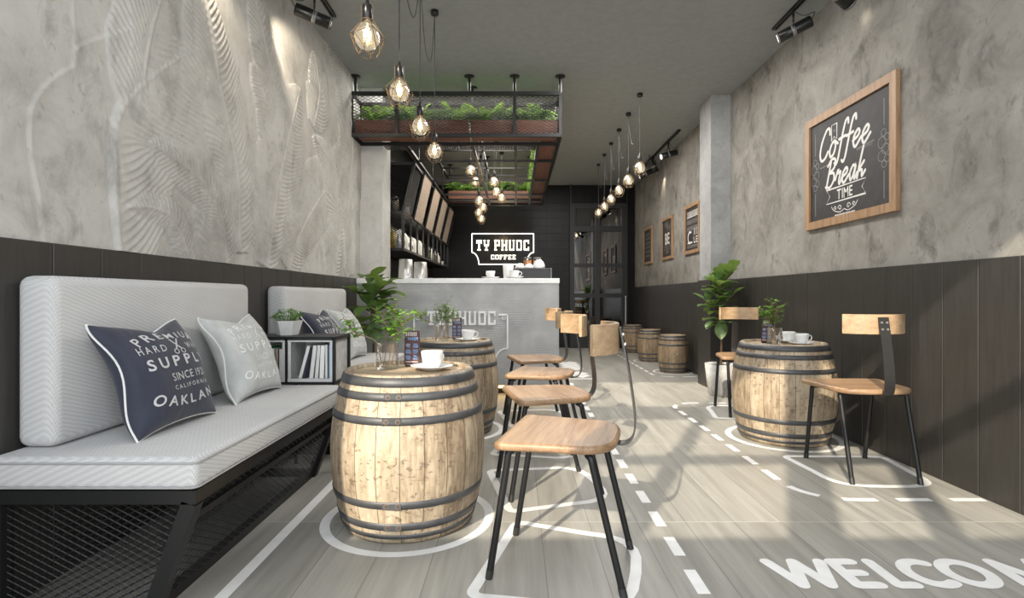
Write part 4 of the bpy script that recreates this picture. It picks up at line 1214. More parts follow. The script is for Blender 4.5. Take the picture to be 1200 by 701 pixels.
def fern(loc, s, kind, seed, label):
    rnd = random.Random(seed); mb = MB()
    if kind == 'frond':
        for k in range(15):
            a = k * 2.4 + rnd.uniform(-.2, .2); L = rnd.uniform(.16, .26) * s; el = rnd.uniform(.6, 1.25)
            P = []
            for i in range(9):
                t = i / 8; r = L * t * math.cos(el) + .02 * t; P.append(Vector((r * math.cos(a) * 1.05, r * math.sin(a) * .4, L * math.sin(el) * t - .55 * L * t * t * (1.2 - el * .5))))
            mb.tube(P, .0016, 4, cap=False)
            for i in range(1, 9):
                d = (P[i] - P[i - 1]).normalized(); sd = d.cross(Vector((0, 0, 1))); sd = sd.normalized() if sd.length > .01 else Vector((1, 0, 0))
                w = .06 * s * math.sin(PI * (i / 8.6)) + .008
                for q in (-1, 1): leaf(mb, P[i], Vector((sd.x * q, sd.y * q * .6, sd.z * q)) + d * .55 + Vector((0, 0, .25)), w, .018 * s, n=2, shape='ov', droop=.15)
    elif kind == 'blade':
        for k in range(22):
            a = rnd.uniform(0, 2 * PI); el = rnd.uniform(.5, 1.4); L = rnd.uniform(.12, .24) * s
            leaf(mb, (0, 0, 0), (math.cos(a) * math.cos(el), math.sin(a) * math.cos(el) * .35, math.sin(el)), L, .026 * s, n=6, shape='l', droop=rnd.uniform(.1, .5))
    else:
        for k in range(60):
            a = rnd.uniform(0, 2 * PI); el = rnd.uniform(.1, 1.5); r = rnd.uniform(.04, .11) * s
            c = Vector((math.cos(a) * math.cos(el) * 1.2, math.sin(a) * math.cos(el) * .6, math.sin(el))) * r
            for j in range(4):
                aa = rnd.uniform(0, 2 * PI); leaf(mb, c, (math.cos(aa), math.sin(aa), rnd.uniform(0, .8)), .036 * s, .022 * s, n=3, shape='ov', droop=.2)
            mb.tube([(0, 0, 0), c], .0014, 4, cap=False)
    m = {'frond': M['fern'], 'blade': M['fernd'], 'bush': M['succ']}[kind]
    o = mb.build('fern' if kind != 'bush' else 'leafy_plant', m, None, loc, (0, 0, 0))
    return tag(o, label, 'plant', 'plants in the hanging planter')
front = [(-1.43, 'frond'), (-1.20, 'blade'), (-1.02, 'frond'), (-.80, 'bush'), (-.60, 'frond'), (-.32, 'frond'), (-.14, 'blade'), (.0, 'bush'), (.12, 'frond'), (.27, 'bush')]
NTH = ['first', 'second', 'third', 'fourth', 'fifth', 'sixth', 'seventh', 'eighth', 'ninth', 'tenth']
KN = {'frond': 'bright green arching fern', 'blade': 'dark green strap-leaved plant', 'bush': 'blue-green bushy plant'}
for i, (x, k) in enumerate(front):
    fern((x, 5.45, SZ), 1.5, k, 20 + i, '%s, %s from the column in the front planter trough' % (KN[k], NTH[i]))
for i, (x, k) in enumerate([(-.98, 'frond'), (-.76, 'blade'), (-.52, 'bush'), (-.28, 'frond'), (-.04, 'bush'), (.12, 'frond'), (.27, 'blade')]):
    fern((x, 9.05, SZ), 1.5, k, 40 + i, '%s, %s from the menu boards in the back planter trough' % (KN[k], NTH[i]))
def trailer(y, seed, label):
    rnd = random.Random(seed); mb = MB()
    for k in range(9):
        a = rnd.uniform(-.16, .16)
        P = smooth_path([(0, a, 0), (-.05, a * 1.2, .07 + rnd.uniform(0, .12)), (-.115, a * 1.4, rnd.uniform(-.02, .10)), (-.13, a * 1.5, rnd.uniform(-.16, .0))], 5)
        mb.tube(P, .0016, 4, cap=False)
        for p in P[3:]:
            for j in range(2):
                aa = rnd.uniform(0, 2 * PI); leaf(mb, p, (math.cos(aa), math.sin(aa), rnd.uniform(-.3, .5)), rnd.uniform(.035, .06), .03, n=3, shape='ov', droop=.3)
    o = mb.build('trailing_plant', M['fernd'], None, (.335, y, SZ)); tag(o, label, 'plant', 'plants in the hanging planter')
for i, y in enumerate((5.95, 6.65, 7.35, 8.05, 8.62)):
    trailer(y, 60 + i, 'trailing green plant, %s from the front in the side trough of the hanging planter' % NTH[i])

# ================================================================== pendant lamps
def make_pendant():
    """origin at the bulb centre"""
    t = thing('pendant_lamp', 'x', 'pendant lamp', (0, 0, 0), 0)
    MB().lathe([(0, .125), (.019, .125), (.021, .122), (.021, .062), (.017, .058), (.0, .058)], 24).lathe([(.0, .155), (.006, .153), (.010, .125)], 16).build('lamp_socket', M['black'], t)
    pr = [(.0145, .060), (.016, .048), (.034, .038), (.047, .018), (.0525, -.006), (.049, -.030), (.037, -.048), (.020, -.057), (0, -.060)]
    b = MB().lathe(pr, 28).build('bulb', M['bulb'], t)
    fl = MB()
    for k in range(4):
        a = k * PI / 2; fl.tube([(.004 * math.cos(a), .004 * math.sin(a), .035), (.012 * math.cos(a), .012 * math.sin(a), .0), (.006 * math.cos(a + .6), .006 * math.sin(a + .6), -.03)], .0011, 5)
    fl.tube([(0, 0, .05), (0, 0, -.028)], .0032, 6)
    fl.build('filament', M['filament'], b)
    cg = MB(); n = 6
    rings = [[(.024 * math.cos(2 * PI * k / n), .024 * math.sin(2 * PI * k / n), .062) for k in range(n)],
             [(.074 * math.cos(2 * PI * (k + (0)) / n), .074 * math.sin(2 * PI * k / n), .008 if k % 2 else -.018) for k in range(n)],
             [(.052 * math.cos(2 * PI * (k + .5) / n), .052 * math.sin(2 * PI * (k + .5) / n), -.066) for k in range(n)],
             [(.036 * math.cos(2 * PI * (k + .5) / n), .036 * math.sin(2 * PI * (k + .5) / n), -.088) for k in range(n)]]
    r = .0019
    for k in range(n):
        l = (k + 1) % n
        for a, b_ in ((rings[0][k], rings[0][l]), (rings[0][k], rings[1][k]), (rings[1][k], rings[1][l]), (rings[1][l], rings[2][k]), (rings[1][k], rings[2][k]), (rings[2][k], rings[3][k]), (rings[3][k], rings[3][l])):
            cg.tube([a, b_], r, 5)
    for a in (0, PI):
        x, y = .024 * math.cos(a), .024 * math.sin(a); cg.tube([(x, y, .062), (x, y, .128), (0, 0, .134)], .0016, 5)
    cg.build('cage', M['cage'], t)
    return t
P0 = make_pendant()
def pendant(x, y, z, label, group, swag=None, rz=0.0):
    p = dup(P0, (x, y, z), rz)
    p['label'] = label; p['group'] = group
    L = H - z
    MB().lathe([(0, L), (.030, L), (.030, L - .028), (.026, L - .034), (0, L - .034)], 24).build('ceiling_canopy', M['black'], p)
    c = MB().tube([(0, 0, L - .03), (0, 0, .15)], .0034, 6).build('cord', M['cord'], p)
    if swag:
        q = Matrix.Rotation(-rz, 4, 'Z') @ Vector((swag[0] - x, swag[1] - y, 0)); d = swag[2]; pts = []
        for k in range(17):
            u = k / 16; v = 2 * u - 1; pts.append((q.x * u, q.y * u, L - .03 - d * (1 - abs(v) ** 2.6)))
        MB().tube(pts, .003, 6).build('swag_cord', M['cord'], p)
    l = bpy.data.lights.new('pendant_glow', 'POINT'); l.energy = PEND_W; l.color = (1.0, .72, .38); l.shadow_soft_size = .02
    lo = bpy.data.objects.new('pendant_glow', l); COL.objects.link(lo); lo.location = (0, 0, -.01); lo.parent = p
PEND_W = .7
GL, GR, GB = 'caged pendants above the barrels', 'caged pendants along the poster wall', 'caged pendants over the bar'
W4 = ['first from the entrance', 'second from the entrance', 'third from the entrance', 'fourth from the entrance', 'fifth from the entrance', 'last from the entrance']
for k in range(4):
    y = 2.25 + .617 * k
    pendant(-.628, y, 2.105 + .007 * k, 'caged filament pendant, %s in the row of four above the barrels' % (W4[k] if k < 3 else W4[5]), GL, (-.628, y + .617, .48) if k < 3 else None, .3 * k)
for k in range(6):
    y = 5.77 + .612 * k
    pendant(1.338 + .005 * k, y, 2.40, 'caged filament pendant, %s in the row of six along the poster wall' % W4[k], GR, (1.343 + .005 * k, y + .612, .42) if k < 5 else None, .4 * k)
BP = [(551.6, 199, 7.0, 'upper of the pair over the bar'), (556.9, 212.2, 7.6, 'lower of the pair over the bar'), (579, 212.7, 7.0, 'top of the trio over the bar'), (581.7, 224.3, 7.55, 'middle of the trio over the bar'), (587.9, 231.6, 8.1, 'lowest of the trio over the bar'),
      (561.6, 235, 7.2, 'top of the low bunch of four over the bar'), (565.8, 242.6, 7.7, 'second in the low bunch of four over the bar'), (561, 248.7, 8.0, 'third in the low bunch of four over the bar'), (564, 256, 8.3, 'bottom of the low bunch of four over the bar')]
for (px, py, d, l) in BP:
    pendant((px - 605) * d / 625, d, 1 + (348 - py) * d / 625, 'caged filament pendant, ' + l, GB, None, px)

# ================================================================== track lights
def make_spot():
    """pivot at origin, aiming +Y; bracket goes up"""
    t = thing('track_spotlight', 'x', 'spotlight', (0, 0, 0))
    X = Matrix.Rotation(R(-90), 4, 'X')   # z -> y
    L = .13; r = .043
    b = MB(X); b.lathe([(0, -L), (r * .9, -L), (r, -L + .01), (r, -.014)], 28); b.lathe([(r, .014), (r, L - .012), (r - .003, L - .012), (r - .006, L - .02)], 28); b.build('lamp_body', M['black'], t)
    g = MB(X); g.lathe([(r * .96, -.014), (r * 1.02, -.012), (r * 1.02, .012), (r * .96, .014)], 28); g.lathe([(r - .002, L - .026), (r + .001, L - .024), (r + .001, L - .016), (r - .002, L - .014)], 28); g.build('grey_ring', M['grey'], t)
    MB(X).lathe([(0, L - .016), (r - .007, L - .016)], 24).build('lens', M['lens'], t)
    return t
SP0 = make_spot()
def spot(loc, yaw, pitch, label, power, track_x):
    s = dup(SP0)
    s.location = loc; s.rotation_euler = (pitch, 0, yaw); s['label'] = label; s['group'] = 'black track spotlights'
    m = (Matrix.Translation(loc) @ Matrix.Rotation(yaw, 4, 'Z') @ Matrix.Rotation(pitch, 4, 'X')).inverted()
    Z = H - loc[2] - .022
    k = MB(m @ Matrix.Translation(loc) @ Matrix.Rotation(yaw, 4, 'Z'))
    for sx in (-1, 1):
        k.bar((sx * .046, 0, -.006), (sx * .046, 0, .085), .004, .016); k.bar((sx * .046, 0, .083), (0, 0, .085), .004, .016, up=(0, 1, 0))
    k.bar((0, 0, .083), (0, 0, Z), .016)
    k.tube(smooth_path([(0, .0, Z), (.01, -.07, .1), (.0, -.15 * math.cos(pitch), .06 - .13 * math.sin(pitch)), (0, -.128 * math.cos(pitch), -.128 * math.sin(pitch) + .01)], 6), .003, 6)
    k.build('bracket', M['black'], s)
    l = bpy.data.lights.new('spot_beam', 'SPOT'); l.energy = power; l.spot_size = R(62); l.spot_blend = .8; l.color = (1, .86, .66); l.shadow_soft_size = .03
    lo = bpy.data.objects.new('spot_beam', l); COL.objects.link(lo); lo.parent = s; lo.location = (0, .135, 0); lo.rotation_euler = (R(90), 0, 0)
def track(x, y0, y1, label):
    t = thing('lighting_track', label, 'lighting track', (x, (y0 + y1) / 2, H))
    h = (y1 - y0) / 2
    mb = MB(); mb.span((-.018, -h, -.022), (-.006, h, 0)); mb.span((.006, -h, -.022), (.018, h, 0)); mb.span((-.018, -h, -.008), (.018, h, 0)); mb.span((-.018, h - .02, -.02), (.018, h, 0))
    mb.build('rail', M['black'], t)
    MB().span((-.019, h - .004, -.023), (.019, h + .008, 0)).build('end_cap', M['grey'], t)
track(-1.424, 1.65, 4.16, 'black ceiling lighting track along the leaf relief wall')
track(2.11, 1.65, 4.36, 'black ceiling lighting track above the wall with the large poster')
track(2.14, 7.0, 8.9, 'black ceiling lighting track above the three small posters')
spot((-1.424, 3.763, 2.975), R(-68), R(-15), 'black track spotlight hanging by the leaf relief wall', 12, -1.424)
spot((-1.424, 2.55, 2.98), R(38), R(-38), 'black track spotlight above the relief wall, first from the entrance', WALL_W, -1.424)
spot((-1.424, 3.25, 2.98), R(12), R(-22), 'black track spotlight above the relief wall, second from the entrance', WALL_W * 1.6, -1.424)
spot((2.11, 4.06, 3.03), R(62), R(-20), 'black track spotlight above the large framed poster', 6, 2.11)
spot((2.11, 3.50, 2.985), R(-75), R(-28), 'black track spotlight cut off by the top edge, next to the large poster', .4, 2.11)
spot((2.14, 7.5, 3.0), R(98), R(-18), 'black track spotlight with glowing lens above the three small posters', 5, 2.14)
spot((2.14, 8.32, 3.04), R(-60), R(-50), 'black track spotlight pointing down, middle of the three by the back door', 5, 2.14)
spot((2.14, 8.80, 3.03), R(80), R(-25), 'black track spotlight at the back door end of its track', 5, 2.14)

# ================================================================== wall shelf unit behind the bar
def shelf_unit():
    t = thing('bar_shelf_unit', 'black metal mesh shelf unit on the wall behind the bar', 'shelf', (XL, 6.15, 1.55))
    X = Matrix.Translation((0, 0, 0))
    D, LN = .345, 3.95; zm, zt = .425, .985; Dt = .475
    f = MB(); w = .03
    for z in (0, zm): 
        f.span((.01, 0, z - .012), (D, LN, z + .012))
    for z in (0, zm): f.bar((D, 0, z), (D, LN, z), w); 
    f.bar((.012, 0, 0), (D, 0, 0), w); f.bar((.012, 0, zm), (D, 0, zm), w); f.bar((.012, 0, zt), (Dt, 0, zt), w); f.bar((Dt, 0, zt), (Dt, LN, zt), w)
    f.bar((.012, LN, zt), (Dt, LN, zt), w)
    for y in (0, LN): f.bar((.015, y, 0), (.015, y, zt), w); f.bar((D, y, 0), (D, y, zm), w); f.bar((D, y, zm), (Dt, y, zt), w)
    for k in range(1, 9): f.bar((D, LN * k / 9, 0), (D, LN * k / 9, zm), .02)
    for k in range(1, 5): f.bar((D, .14 + .83 * k, zm), (Dt, .14 + .83 * k, zt), .024)
    f.span((.01, 0, zt - .008), (Dt, LN, zt + .008))
    f.build('metal_frame', M['iron'], t)
    m = MB()
    lattice(m, lambda u, v: (.02 + u, 0, .02 + v), D - .03, zm - .04, .045, .026, .0026)
    lattice(m, lambda u, v: (.02 + u, 0, zm + .02 + v), Dt - .03, zt - zm - .03, .045, .026, .0026, lambda u, v: .02 + u < D + (Dt - D) * (v + .02) / (zt - zm) - .01)
    m.build('end_mesh', M['iron'], t)
    m = MB()
    P = lambda u, v: (D + .004 + (Dt - D) * v / (zt - zm), u, zm + v)
    for k in range(5):
        a = .03 if k == 0 else .14 + .83 * k - .25
        lattice(m, lambda u, v: P(a + u, .02 + v), .27 if k else .42, zt - zm - .04, .05, .05, .0026)
    m.build('front_mesh', M['iron'], t)
    for k in range(4):
        y = 6.15 + .52 + .83 * k
        b = thing('menu_board', 'brown chalk menu board, %s along the shelf behind the bar' % ['first', 'second', 'third', 'last'][k], 'menu board', (XL, y, 1.55), 0, 'menu boards behind the bar')
        d = Vector((Dt - D, 0, zt - zm)).normalized(); Xb = basis((0, 1, 0), d, (D + .030, 0, zm + .005))
        bb = MB(Xb); bb.span((0, 0, -.012), (.56, .575, .0)); bb.build('board', M['kraft'], b)
        e = MB(Xb)
        for (a, c) in (((-.012, -.01, -.016), (0, .585, .006)), ((.56, -.01, -.016), (.572, .585, .006)), ((0, .575, -.016), (.56, .587, .006)), ((0, -.012, -.016), (.56, 0, .006))): e.span(a, c)
        e.build('edging', M['iron'], b)
        T = MB(Xb); rnd = random.Random(k)
        for j in range(7 if k % 2 == 0 else 0):
            yy = .42 - .05 * j; x = .06
            while x < .26:
                w = rnd.uniform(.02, .06); T.rect(x, yy, x + w, yy + .018, .0012); x += w + .012
            
        if T.v: T.build('lettering', M['kraftpale'], b)
shelf_unit()
SH0, SH1 = 1.5625, 1.9875
def bottle(x, y, z, h, r, body, label, cat='bottle', cap=None):
    t = thing('bottle', label, cat, (x, y, z), 0, 'bottles on the bar shelves')
    MB().lathe([(0, 0), (r, 0), (r, h * .55), (r * .9, h * .64), (r * .34, h * .78), (r * .3, h * .94), (0, h * .94)], 20).build('bottle_glass', body, t)
    MB().lathe([(0, h * .94), (r * .38, h * .94), (r * .38, h), (0, h)], 14).build('cap', cap or M['black'], t)
bottle(-1.545, 6.24, SH0, .30, .034, M['yellow'], 'yellow bottle at the column end of the lower bar shelf, by the column')
bottle(-1.455, 6.26, SH0, .27, .034, M['yellow'], 'shorter yellow bottle next to it at the column end of the lower bar shelf')
bottle(-1.375, 6.24, SH0, .17, .028, M['ceramic'], 'small white bottle at the column end of the lower bar shelf')
def bag(y, w, h, label, x=-1.42):
    t = thing('coffee_bag', label, 'bag', (x, y, SH0), 0, 'white packets on the lower bar shelf')
    vs = []; prof = [(.045, 0), (.055, .1), (.052, .6), (.03, .85), (.006, .97), (.004, 1)]
    for d, z in prof: vs += [(-d, -w / 2, z * h), (d, -w / 2, z * h), (d, w / 2, z * h), (-d, w / 2, z * h)]
    fs = [(3, 2, 1, 0)]
    for i in range(len(prof) - 1):
        for k in range(4): fs.append((4 * i + k, 4 * i + (k + 1) % 4, 4 * i + 4 + (k + 1) % 4, 4 * i + 4 + k))
    fs.append(tuple(4 * (len(prof) - 1) + k for k in range(4)))
    MB().add(vs, fs).build('packet', M['bag'], t)
    MB().span((.0555, -w * .2, h * .28), (.057, w * .2, h * .5)).build('label_patch', M['chalkdim'], t)
for k, (y, w, h) in enumerate(((6.52, .14, .26), (6.78, .15, .25), (7.02, .18, .22), (7.36, .24, .25), (7.80, .24, .26))):
    bag(y, w, h, 'white coffee packet, %s from the column on the lower bar shelf' % NTH[k])
bottle(-1.38, 8.45, SH0, .27, .035, M['bottle'], 'dark bottle beyond the packets on the lower bar shelf')
bottle(-1.38, 8.72, SH0, .24, .035, M['bag'], 'pale bottle, second beyond the packets on the lower bar shelf')
bottle(-1.38, 9.10, SH0, .25, .038, M['bottle'], 'dark bottle, third beyond the packets on the lower bar shelf')
bottle(-1.38, 9.38, SH0, .22, .040, M['bag'], 'pale bottle near the far end of the lower bar shelf')
cup_set(-1.40, 9.86, SH0, 'white cup at the far end of the lower bar shelf', 'white saucer at the far end of the lower bar shelf', 0, False, 1.1)
def jar(x, y, z, h, r, fill, label):
    t = thing('storage_jar', label, 'jar', (x, y, z), 0, 'storage jars behind the bar')
    MB().lathe([(0, 0), (r, 0), (r, h * .82), (r * .85, h * .88), (r * .83, h * .88), (r * .97, h * .8), (r * .97, .004), (0, .004)], 24).build('jar_glass', M['jarglass'], t)
    MB().lathe([(0, .005), (r * .95, .005), (r * .95, h * .72), (0, h * .75)], 24).build('contents', fill, t)
    MB().lathe([(0, h * .88), (r * .9, h * .88), (r * .9, h * .98), (0, h)], 24).build('lid', M['grey'], t)
jar(-1.53, 6.26, SH1, .26, .06, M['bag'], 'tall jar of pale beans at the near end of the upper bar shelf')
jar(-1.43, 6.30, SH1, .20, .045, M['kraft'], 'tan jar beside the tall pale jar on the upper bar shelf')
jar(-1.36, 6.62, SH1, .17, .045, M['paper'], 'small white jar behind the first mesh door on the upper bar shelf')

# ---- things on the counter
def jug(x, y, h, r, label):
    t = thing('steel_jug', label, 'jug', (x, y, CT), 0, 'steel jugs on the counter')
    MB().lathe([(0, 0), (r, 0), (r * .995, .004), (r * .86, h), (r * .82, h), (r * .93, .01), (0, .01)], 32).build('jug_body', M['chrome'], t)
    MB(Matrix.Rotation(R(-60), 4, 'Z')).tube(smooth_path([(r * .86, 0, h * .86), (r * 1.35, 0, h * .82), (r * 1.4, 0, h * .4), (r * .96, 0, h * .2)], 6), .006, 8).build('handle', M['chrome'], t)
jug(-1.205, 5.82, .218, .082, 'taller steel jug on the bar counter beside the column')
jug(-1.050, 5.84, .190, .078, 'shorter steel jug on the bar counter beside the taller jug')
MB().lathe([(0, 0), (.048, 0), (.05, .004), (.060, .155), (.057, .155), (.046, .01), (0, .01)], 32).build('pitcher', M['ceramic'], None, (-.088, 5.80, CT)); tag(COL.objects[-1], 'tall white pitcher on the bar counter behind a coffee cup', 'pitcher')
t = thing('coffee_machine', 'low dark grey box-shaped machine on the free end of the counter', 'coffee machine', (.17, 5.83, CT))
MB().box((0, 0, .062), (.40, .26, .108), bev=.006).build('housing', M['machine'], t)
MB().box((.203, 0, .062), (.012, .25, .112), bev=.003).build('side_panel', M['grey'], t)
for x in (-.17, .17):
    for y in (-.1, .1): MB().tube([(x, y, 0), (x, y, .01)], .014, 12).build('foot', M['black'], t)
TZ = CT + .1162
def bowl(x, y, r, h, label, z=TZ):
    t = thing('white_bowl', label, 'bowl', (x, y, z), 0, 'white bowls on the dark machine')
    MB().lathe([(0, h), (r * .35, h * .98), (r * .7, h * .8), (r * .94, h * .4), (r, 0), (r * .95, 0), (r * .88, h * .4), (0, h * .9)], 28).build('bowl_body', M['ceramic'], t)
    MB().lathe([(r * .42, h * .93), (r * .42, h * 1.04), (r * .34, h * 1.04), (r * .34, h * .96)], 24).build('bowl_foot', M['ceramic'], t)
bowl(.04, 5.78, .055, .055, 'upturned small white bowl on the dark machine beside the pitcher')
bowl(.137, 5.77, .055, .050, 'upturned white bowl in the middle of the dark machine')
bowl(.245, 5.77, .068, .095, 'largest upturned white bowl on the dark machine')
jar(.125, 5.90, TZ, .135, .047, M['biscuit'], 'jar of orange biscuits on the dark machine closer to the pitcher')
jar(.232, 5.905, TZ, .135, .047, M['biscuit'], 'jar of orange biscuits behind the largest white bowl')

# ================================================================== framed chalk posters
def scr(mb, letters, x, y, s, w, shear=.22):
    for L in letters:
        for st in L['s']:
            P = smooth_path([((p[0] + p[1] * shear) * s + x, p[1] * s + y, 0) for p in st], 5); mb.ribbon(P, w, z=random.uniform(0, .0004))
        x += L['a'] * s
    return x
G = {
 'C': dict(a=1.15, s=[[(1.05, 1.55), (.9, 1.95), (.55, 1.9), (.18, 1.2), (.12, .45), (.4, .0), (.8, .1), (1.05, .45)]]),
 'o': dict(a=.95, s=[[(.62, .95), (.3, .9), (.1, .45), (.28, .03), (.6, .15), (.72, .65), (.55, .95), (.95, .72)]]),
 'f': dict(a=.78, s=[[(.88, 1.72), (.78, 2.02), (.56, 1.9), (.42, 1.3), (.32, .5), (.22, -.3), (.06, -.62), (-.12, -.5)], [(.08, .93), (.74, 1.0)]]),
 'e': dict(a=.86, s=[[(.05, .42), (.5, .6), (.62, .85), (.42, 1.0), (.14, .7), (.14, .25), (.4, 0), (.85, .45)]]),
 'B': dict(a=1.15, s=[[(.35, 1.85), (.25, .9), (.15, 0)], [(.0, 1.6), (.4, 2.0), (.85, 1.9), (.85, 1.35), (.35, 1.05), (.85, .95), (.98, .45), (.6, .0), (.05, .1)]]),
 'r': dict(a=.74, s=[[(0, .4), (.22, 1.05), (.28, .82), (.55, .88), (.48, .3), (.6, .03), (.8, .4)]]),
 'a': dict(a=.88, s=[[(.62, .85), (.35, .98), (.1, .5), (.25, .03), (.5, .3), (.66, .92), (.6, .3), (.7, .03), (.92, .4)]]),
 'k': dict(a=.9, s=[[(.35, 2.0), (.2, 1.0), (.1, 0)], [(.62, 1.0), (.2, .5), (.5, .45), (.6, .05), (.88, .35)]]),
}
def framed(name, label, y0, y1, z0, z1, fw, draw):
    """on the right wall; local u runs from the far edge (y1) towards the camera, v up"""
    t = thing(name, label, 'framed poster', (XR, (y0 + y1) / 2, (z0 + z1) / 2))
    w, h = y1 - y0, z1 - z0
    X = basis((0, -1, 0), (0, 0, 1), (0, w / 2, -h / 2))
    f = MB(X); D = .030
    f.span((0, 0, .001), (fw, h, D)); f.span((w - fw, 0, .001), (w, h, D)); f.span((fw, 0, .001), (w - fw, fw, D)); f.span((fw, h - fw, .001), (w - fw, h, D))
    f.build('frame', M['framewood'], t)
    MB(X).span((fw, fw, .002), (w - fw, h - fw, .014)).build('chalkboard', M['slate'], t)
    class Layer(list):
        def __init__(s, z): s.z = z; s.next()
        def next(s, name=None):
            if name: s.names[-1] = name
            s.append(MB(X @ Matrix.Translation((0, 0, s.z)))); s.names = getattr(s, 'names', []) + [None]
        def __getattr__(s, k): return getattr(s[-1], k)
    a = Layer(.0148); b = Layer(.0145)
    draw(a, b, w, h)
    for L, m, nm in ((a, M['chalk'], 'lettering'), (b, M['chalkdim'], 'chalk_drawing')):
        for q, n in zip(L, L.names):
            if q.v: q.build(n or nm, m, t)
def big(a, b, w, h):
    cx = w * .485
    scr(a, [G[c] for c in 'Coffee'], .165, .505, .110, .0205)
    a.next(); scr(a, [G[c] for c in 'Break'], .255, .285, .100, .0195)
    for (x0, y0, x1, y1) in ((.19, .452, .34, .462), (.62, .484, .80, .494)):
        b.ribbon([(x0, y0), (x1, y1)], .006); b.next('underline')
    for k in range(12): b.ribbon([(.63 + .013 * k, .470), (.642 + .013 * k, .482)], .003)
    b.next('underline'); a.next()
    zt, zb = .268, .165
    b2 = [(.27, zt), (.72, zt), (.68, (zt + zb) / 2), (.72, zb), (.27, zb), (.315, (zt + zb) / 2)]
    a.ribbon([(p[0], p[1]) for p in b2], .006, closed=True); a.next('banner_outline')
    put_text(a, 'TIME', .49, .180, .102, bold=.012, squeeze=.8, track=.10)
    # small pennant top left with THE
    P = [(.335, .735), (.40, .735), (.40, .62), (.367, .645), (.335, .62)]
    a.next(); a.ribbon(P, .006, closed=True); a.next('pennant_outline'); put_text(b, 'THE', .367, .678, .028, squeeze=.7); b.next('lettering')
    # flourish and small footer marks
    for s in (1, -1):
        for k, r in enumerate((.022, .016)):
            c = (.485 + s * (.05 + .055 * k), .115 + .004 * k)
            a.ribbon([(c[0] + s * r * math.cos(q * .55) * (1 - q / 16), c[1] + r * math.sin(q * .55) * (1 - q / 16)) for q in range(12)], .006)
        a.ribbon(smooth_path([(.485, .10, 0), (.485 + s * .05, .085, 0), (.485 + s * .12, .105, 0), (.485 + s * .15, .135, 0)], 5), .006); a.next('flourish')
    rnd = random.Random(1); x = .375
    while x < .60:
        q = rnd.uniform(.006, .014); a.rect(x, .062, x + q, .072); x += q + .004
    # side ornaments
    for X0 in (.125, w - .125):
        b.ribbon([(X0, .565), (X0, .73)], .007); b.next('border_line'); b.ribbon([(X0, .10), (X0, .27)], .007); b.next('border_line')
        for (dx, dz, r) in ((-.02, .455, .036), (.025, .48, .022), (.012, .41, .032), (-.022, .37, .034), (.026, .345, .024), (-.005, .515, .022), (.0, .315, .022)):
            b.ribbon([(X0 + dx + r * math.cos(q * PI / 8), dz + r * math.sin(q * PI / 8)) for q in range(16)], .0045, closed=True)
        b.next('bean_ornament')
framed('framed_poster', 'large wood-framed chalkboard poster reading Coffee Break Time', 3.24, 4.26, 1.525, 2.385, .058, big)
def rowtext(a, x0, x1, y, h, rnd):
    x = x0
    while x < x1 - .02:
        q = rnd.uniform(.018, .04); q = min(q, x1 - x)
        if rnd.random() < .5: a.ribbon([(x + q * .2, y), (x + q * .2, y + h)], .008, caps=False); a.ribbon([(x + q * .8, y), (x + q * .8, y + h)], .008, caps=False); a.ribbon([(x + q * .2, y + h * .55), (x + q * .8, y + h * .55)], .008, caps=False)
        else: a.ribbon([(x + q / 2 + q * .36 * math.cos(k * PI / 5), y + h / 2 + h * .45 * math.sin(k * PI / 5)) for k in range(10)], .008, closed=True)
        x += q + .008
def p3(a, b, w, h):
    rnd = random.Random(5)
    rowtext(a, .10, w - .10, h - .165, .055, rnd); a.ribbon([(.09, h - .17), (w - .09, h - .17)], .008); a.ribbon([(.09, h - .10), (w - .09, h - .10)], .008)
    a.next(); rowtext(b, .09, w - .09, h - .265, .06, rnd); b.next('lettering'); rowtext(b, .09, w - .09, h - .355, .065, rnd); b.next('lettering')
    a.ribbon([(.21 + .085 * math.cos(q), .215 + .075 * math.sin(q)) for q in [R(60 + 30 * k) for k in range(9)]], .026)
    a.rect(.11, .135, .30, .155); a.next('cup_drawing')
    for x in (.37, .42, .48, .53): a.ribbon([(x, .235), (x, .325)], .014, caps=False)
    a.next(); a.rect(.355, .13, .37, .215); a.rect(.355, .13, .42, .147); a.rect(.44, .13, .456, .215)
    for z in (.13, .165, .199): a.rect(.44, z, .50, z + .016)
    rowtext(b, .10, w - .10, .075, .04, rnd); b.next('lettering')
def p2(a, b, w, h):
    put_text(a, 'BE', w / 2, h / 2 - .085, .235, bold=.03, squeeze=.95)
    rnd = random.Random(2)
    for (z0, z1) in ((.08, .215), (.43, .575)):
        for k in range(16):
            x, z = rnd.uniform(.14, w - .14), rnd.uniform(z0, z1); r = rnd.uniform(.012, .035)
            b.ribbon([(x + r * math.cos(q * .7), z + r * math.sin(q * .7)) for q in range(8)], .006)
        b.ribbon([(w / 2, z0), (w / 2, z1)], .012); b.next('leaf_ornament')
def p1(a, b, w, h):
    rnd = random.Random(9)
    for z in (.5, .43, .35, .28, .2, .12): rowtext(b, .12, w - .12, z, .045, rnd); b.next('lettering')
framed('framed_poster', 'small wood-framed chalk poster of lettering and a cup, by the column', 6.73, 7.33, 1.575, 2.23, .045, p3)
framed('framed_poster', 'wood-framed chalk poster reading BE, middle of the three small posters', 7.90, 8.49, 1.575, 2.225, .045, p2)
framed('framed_poster', 'small wood-framed chalk poster of faint writing, beside the back door', 9.10, 9.70, 1.575, 2.225, .045, p1)

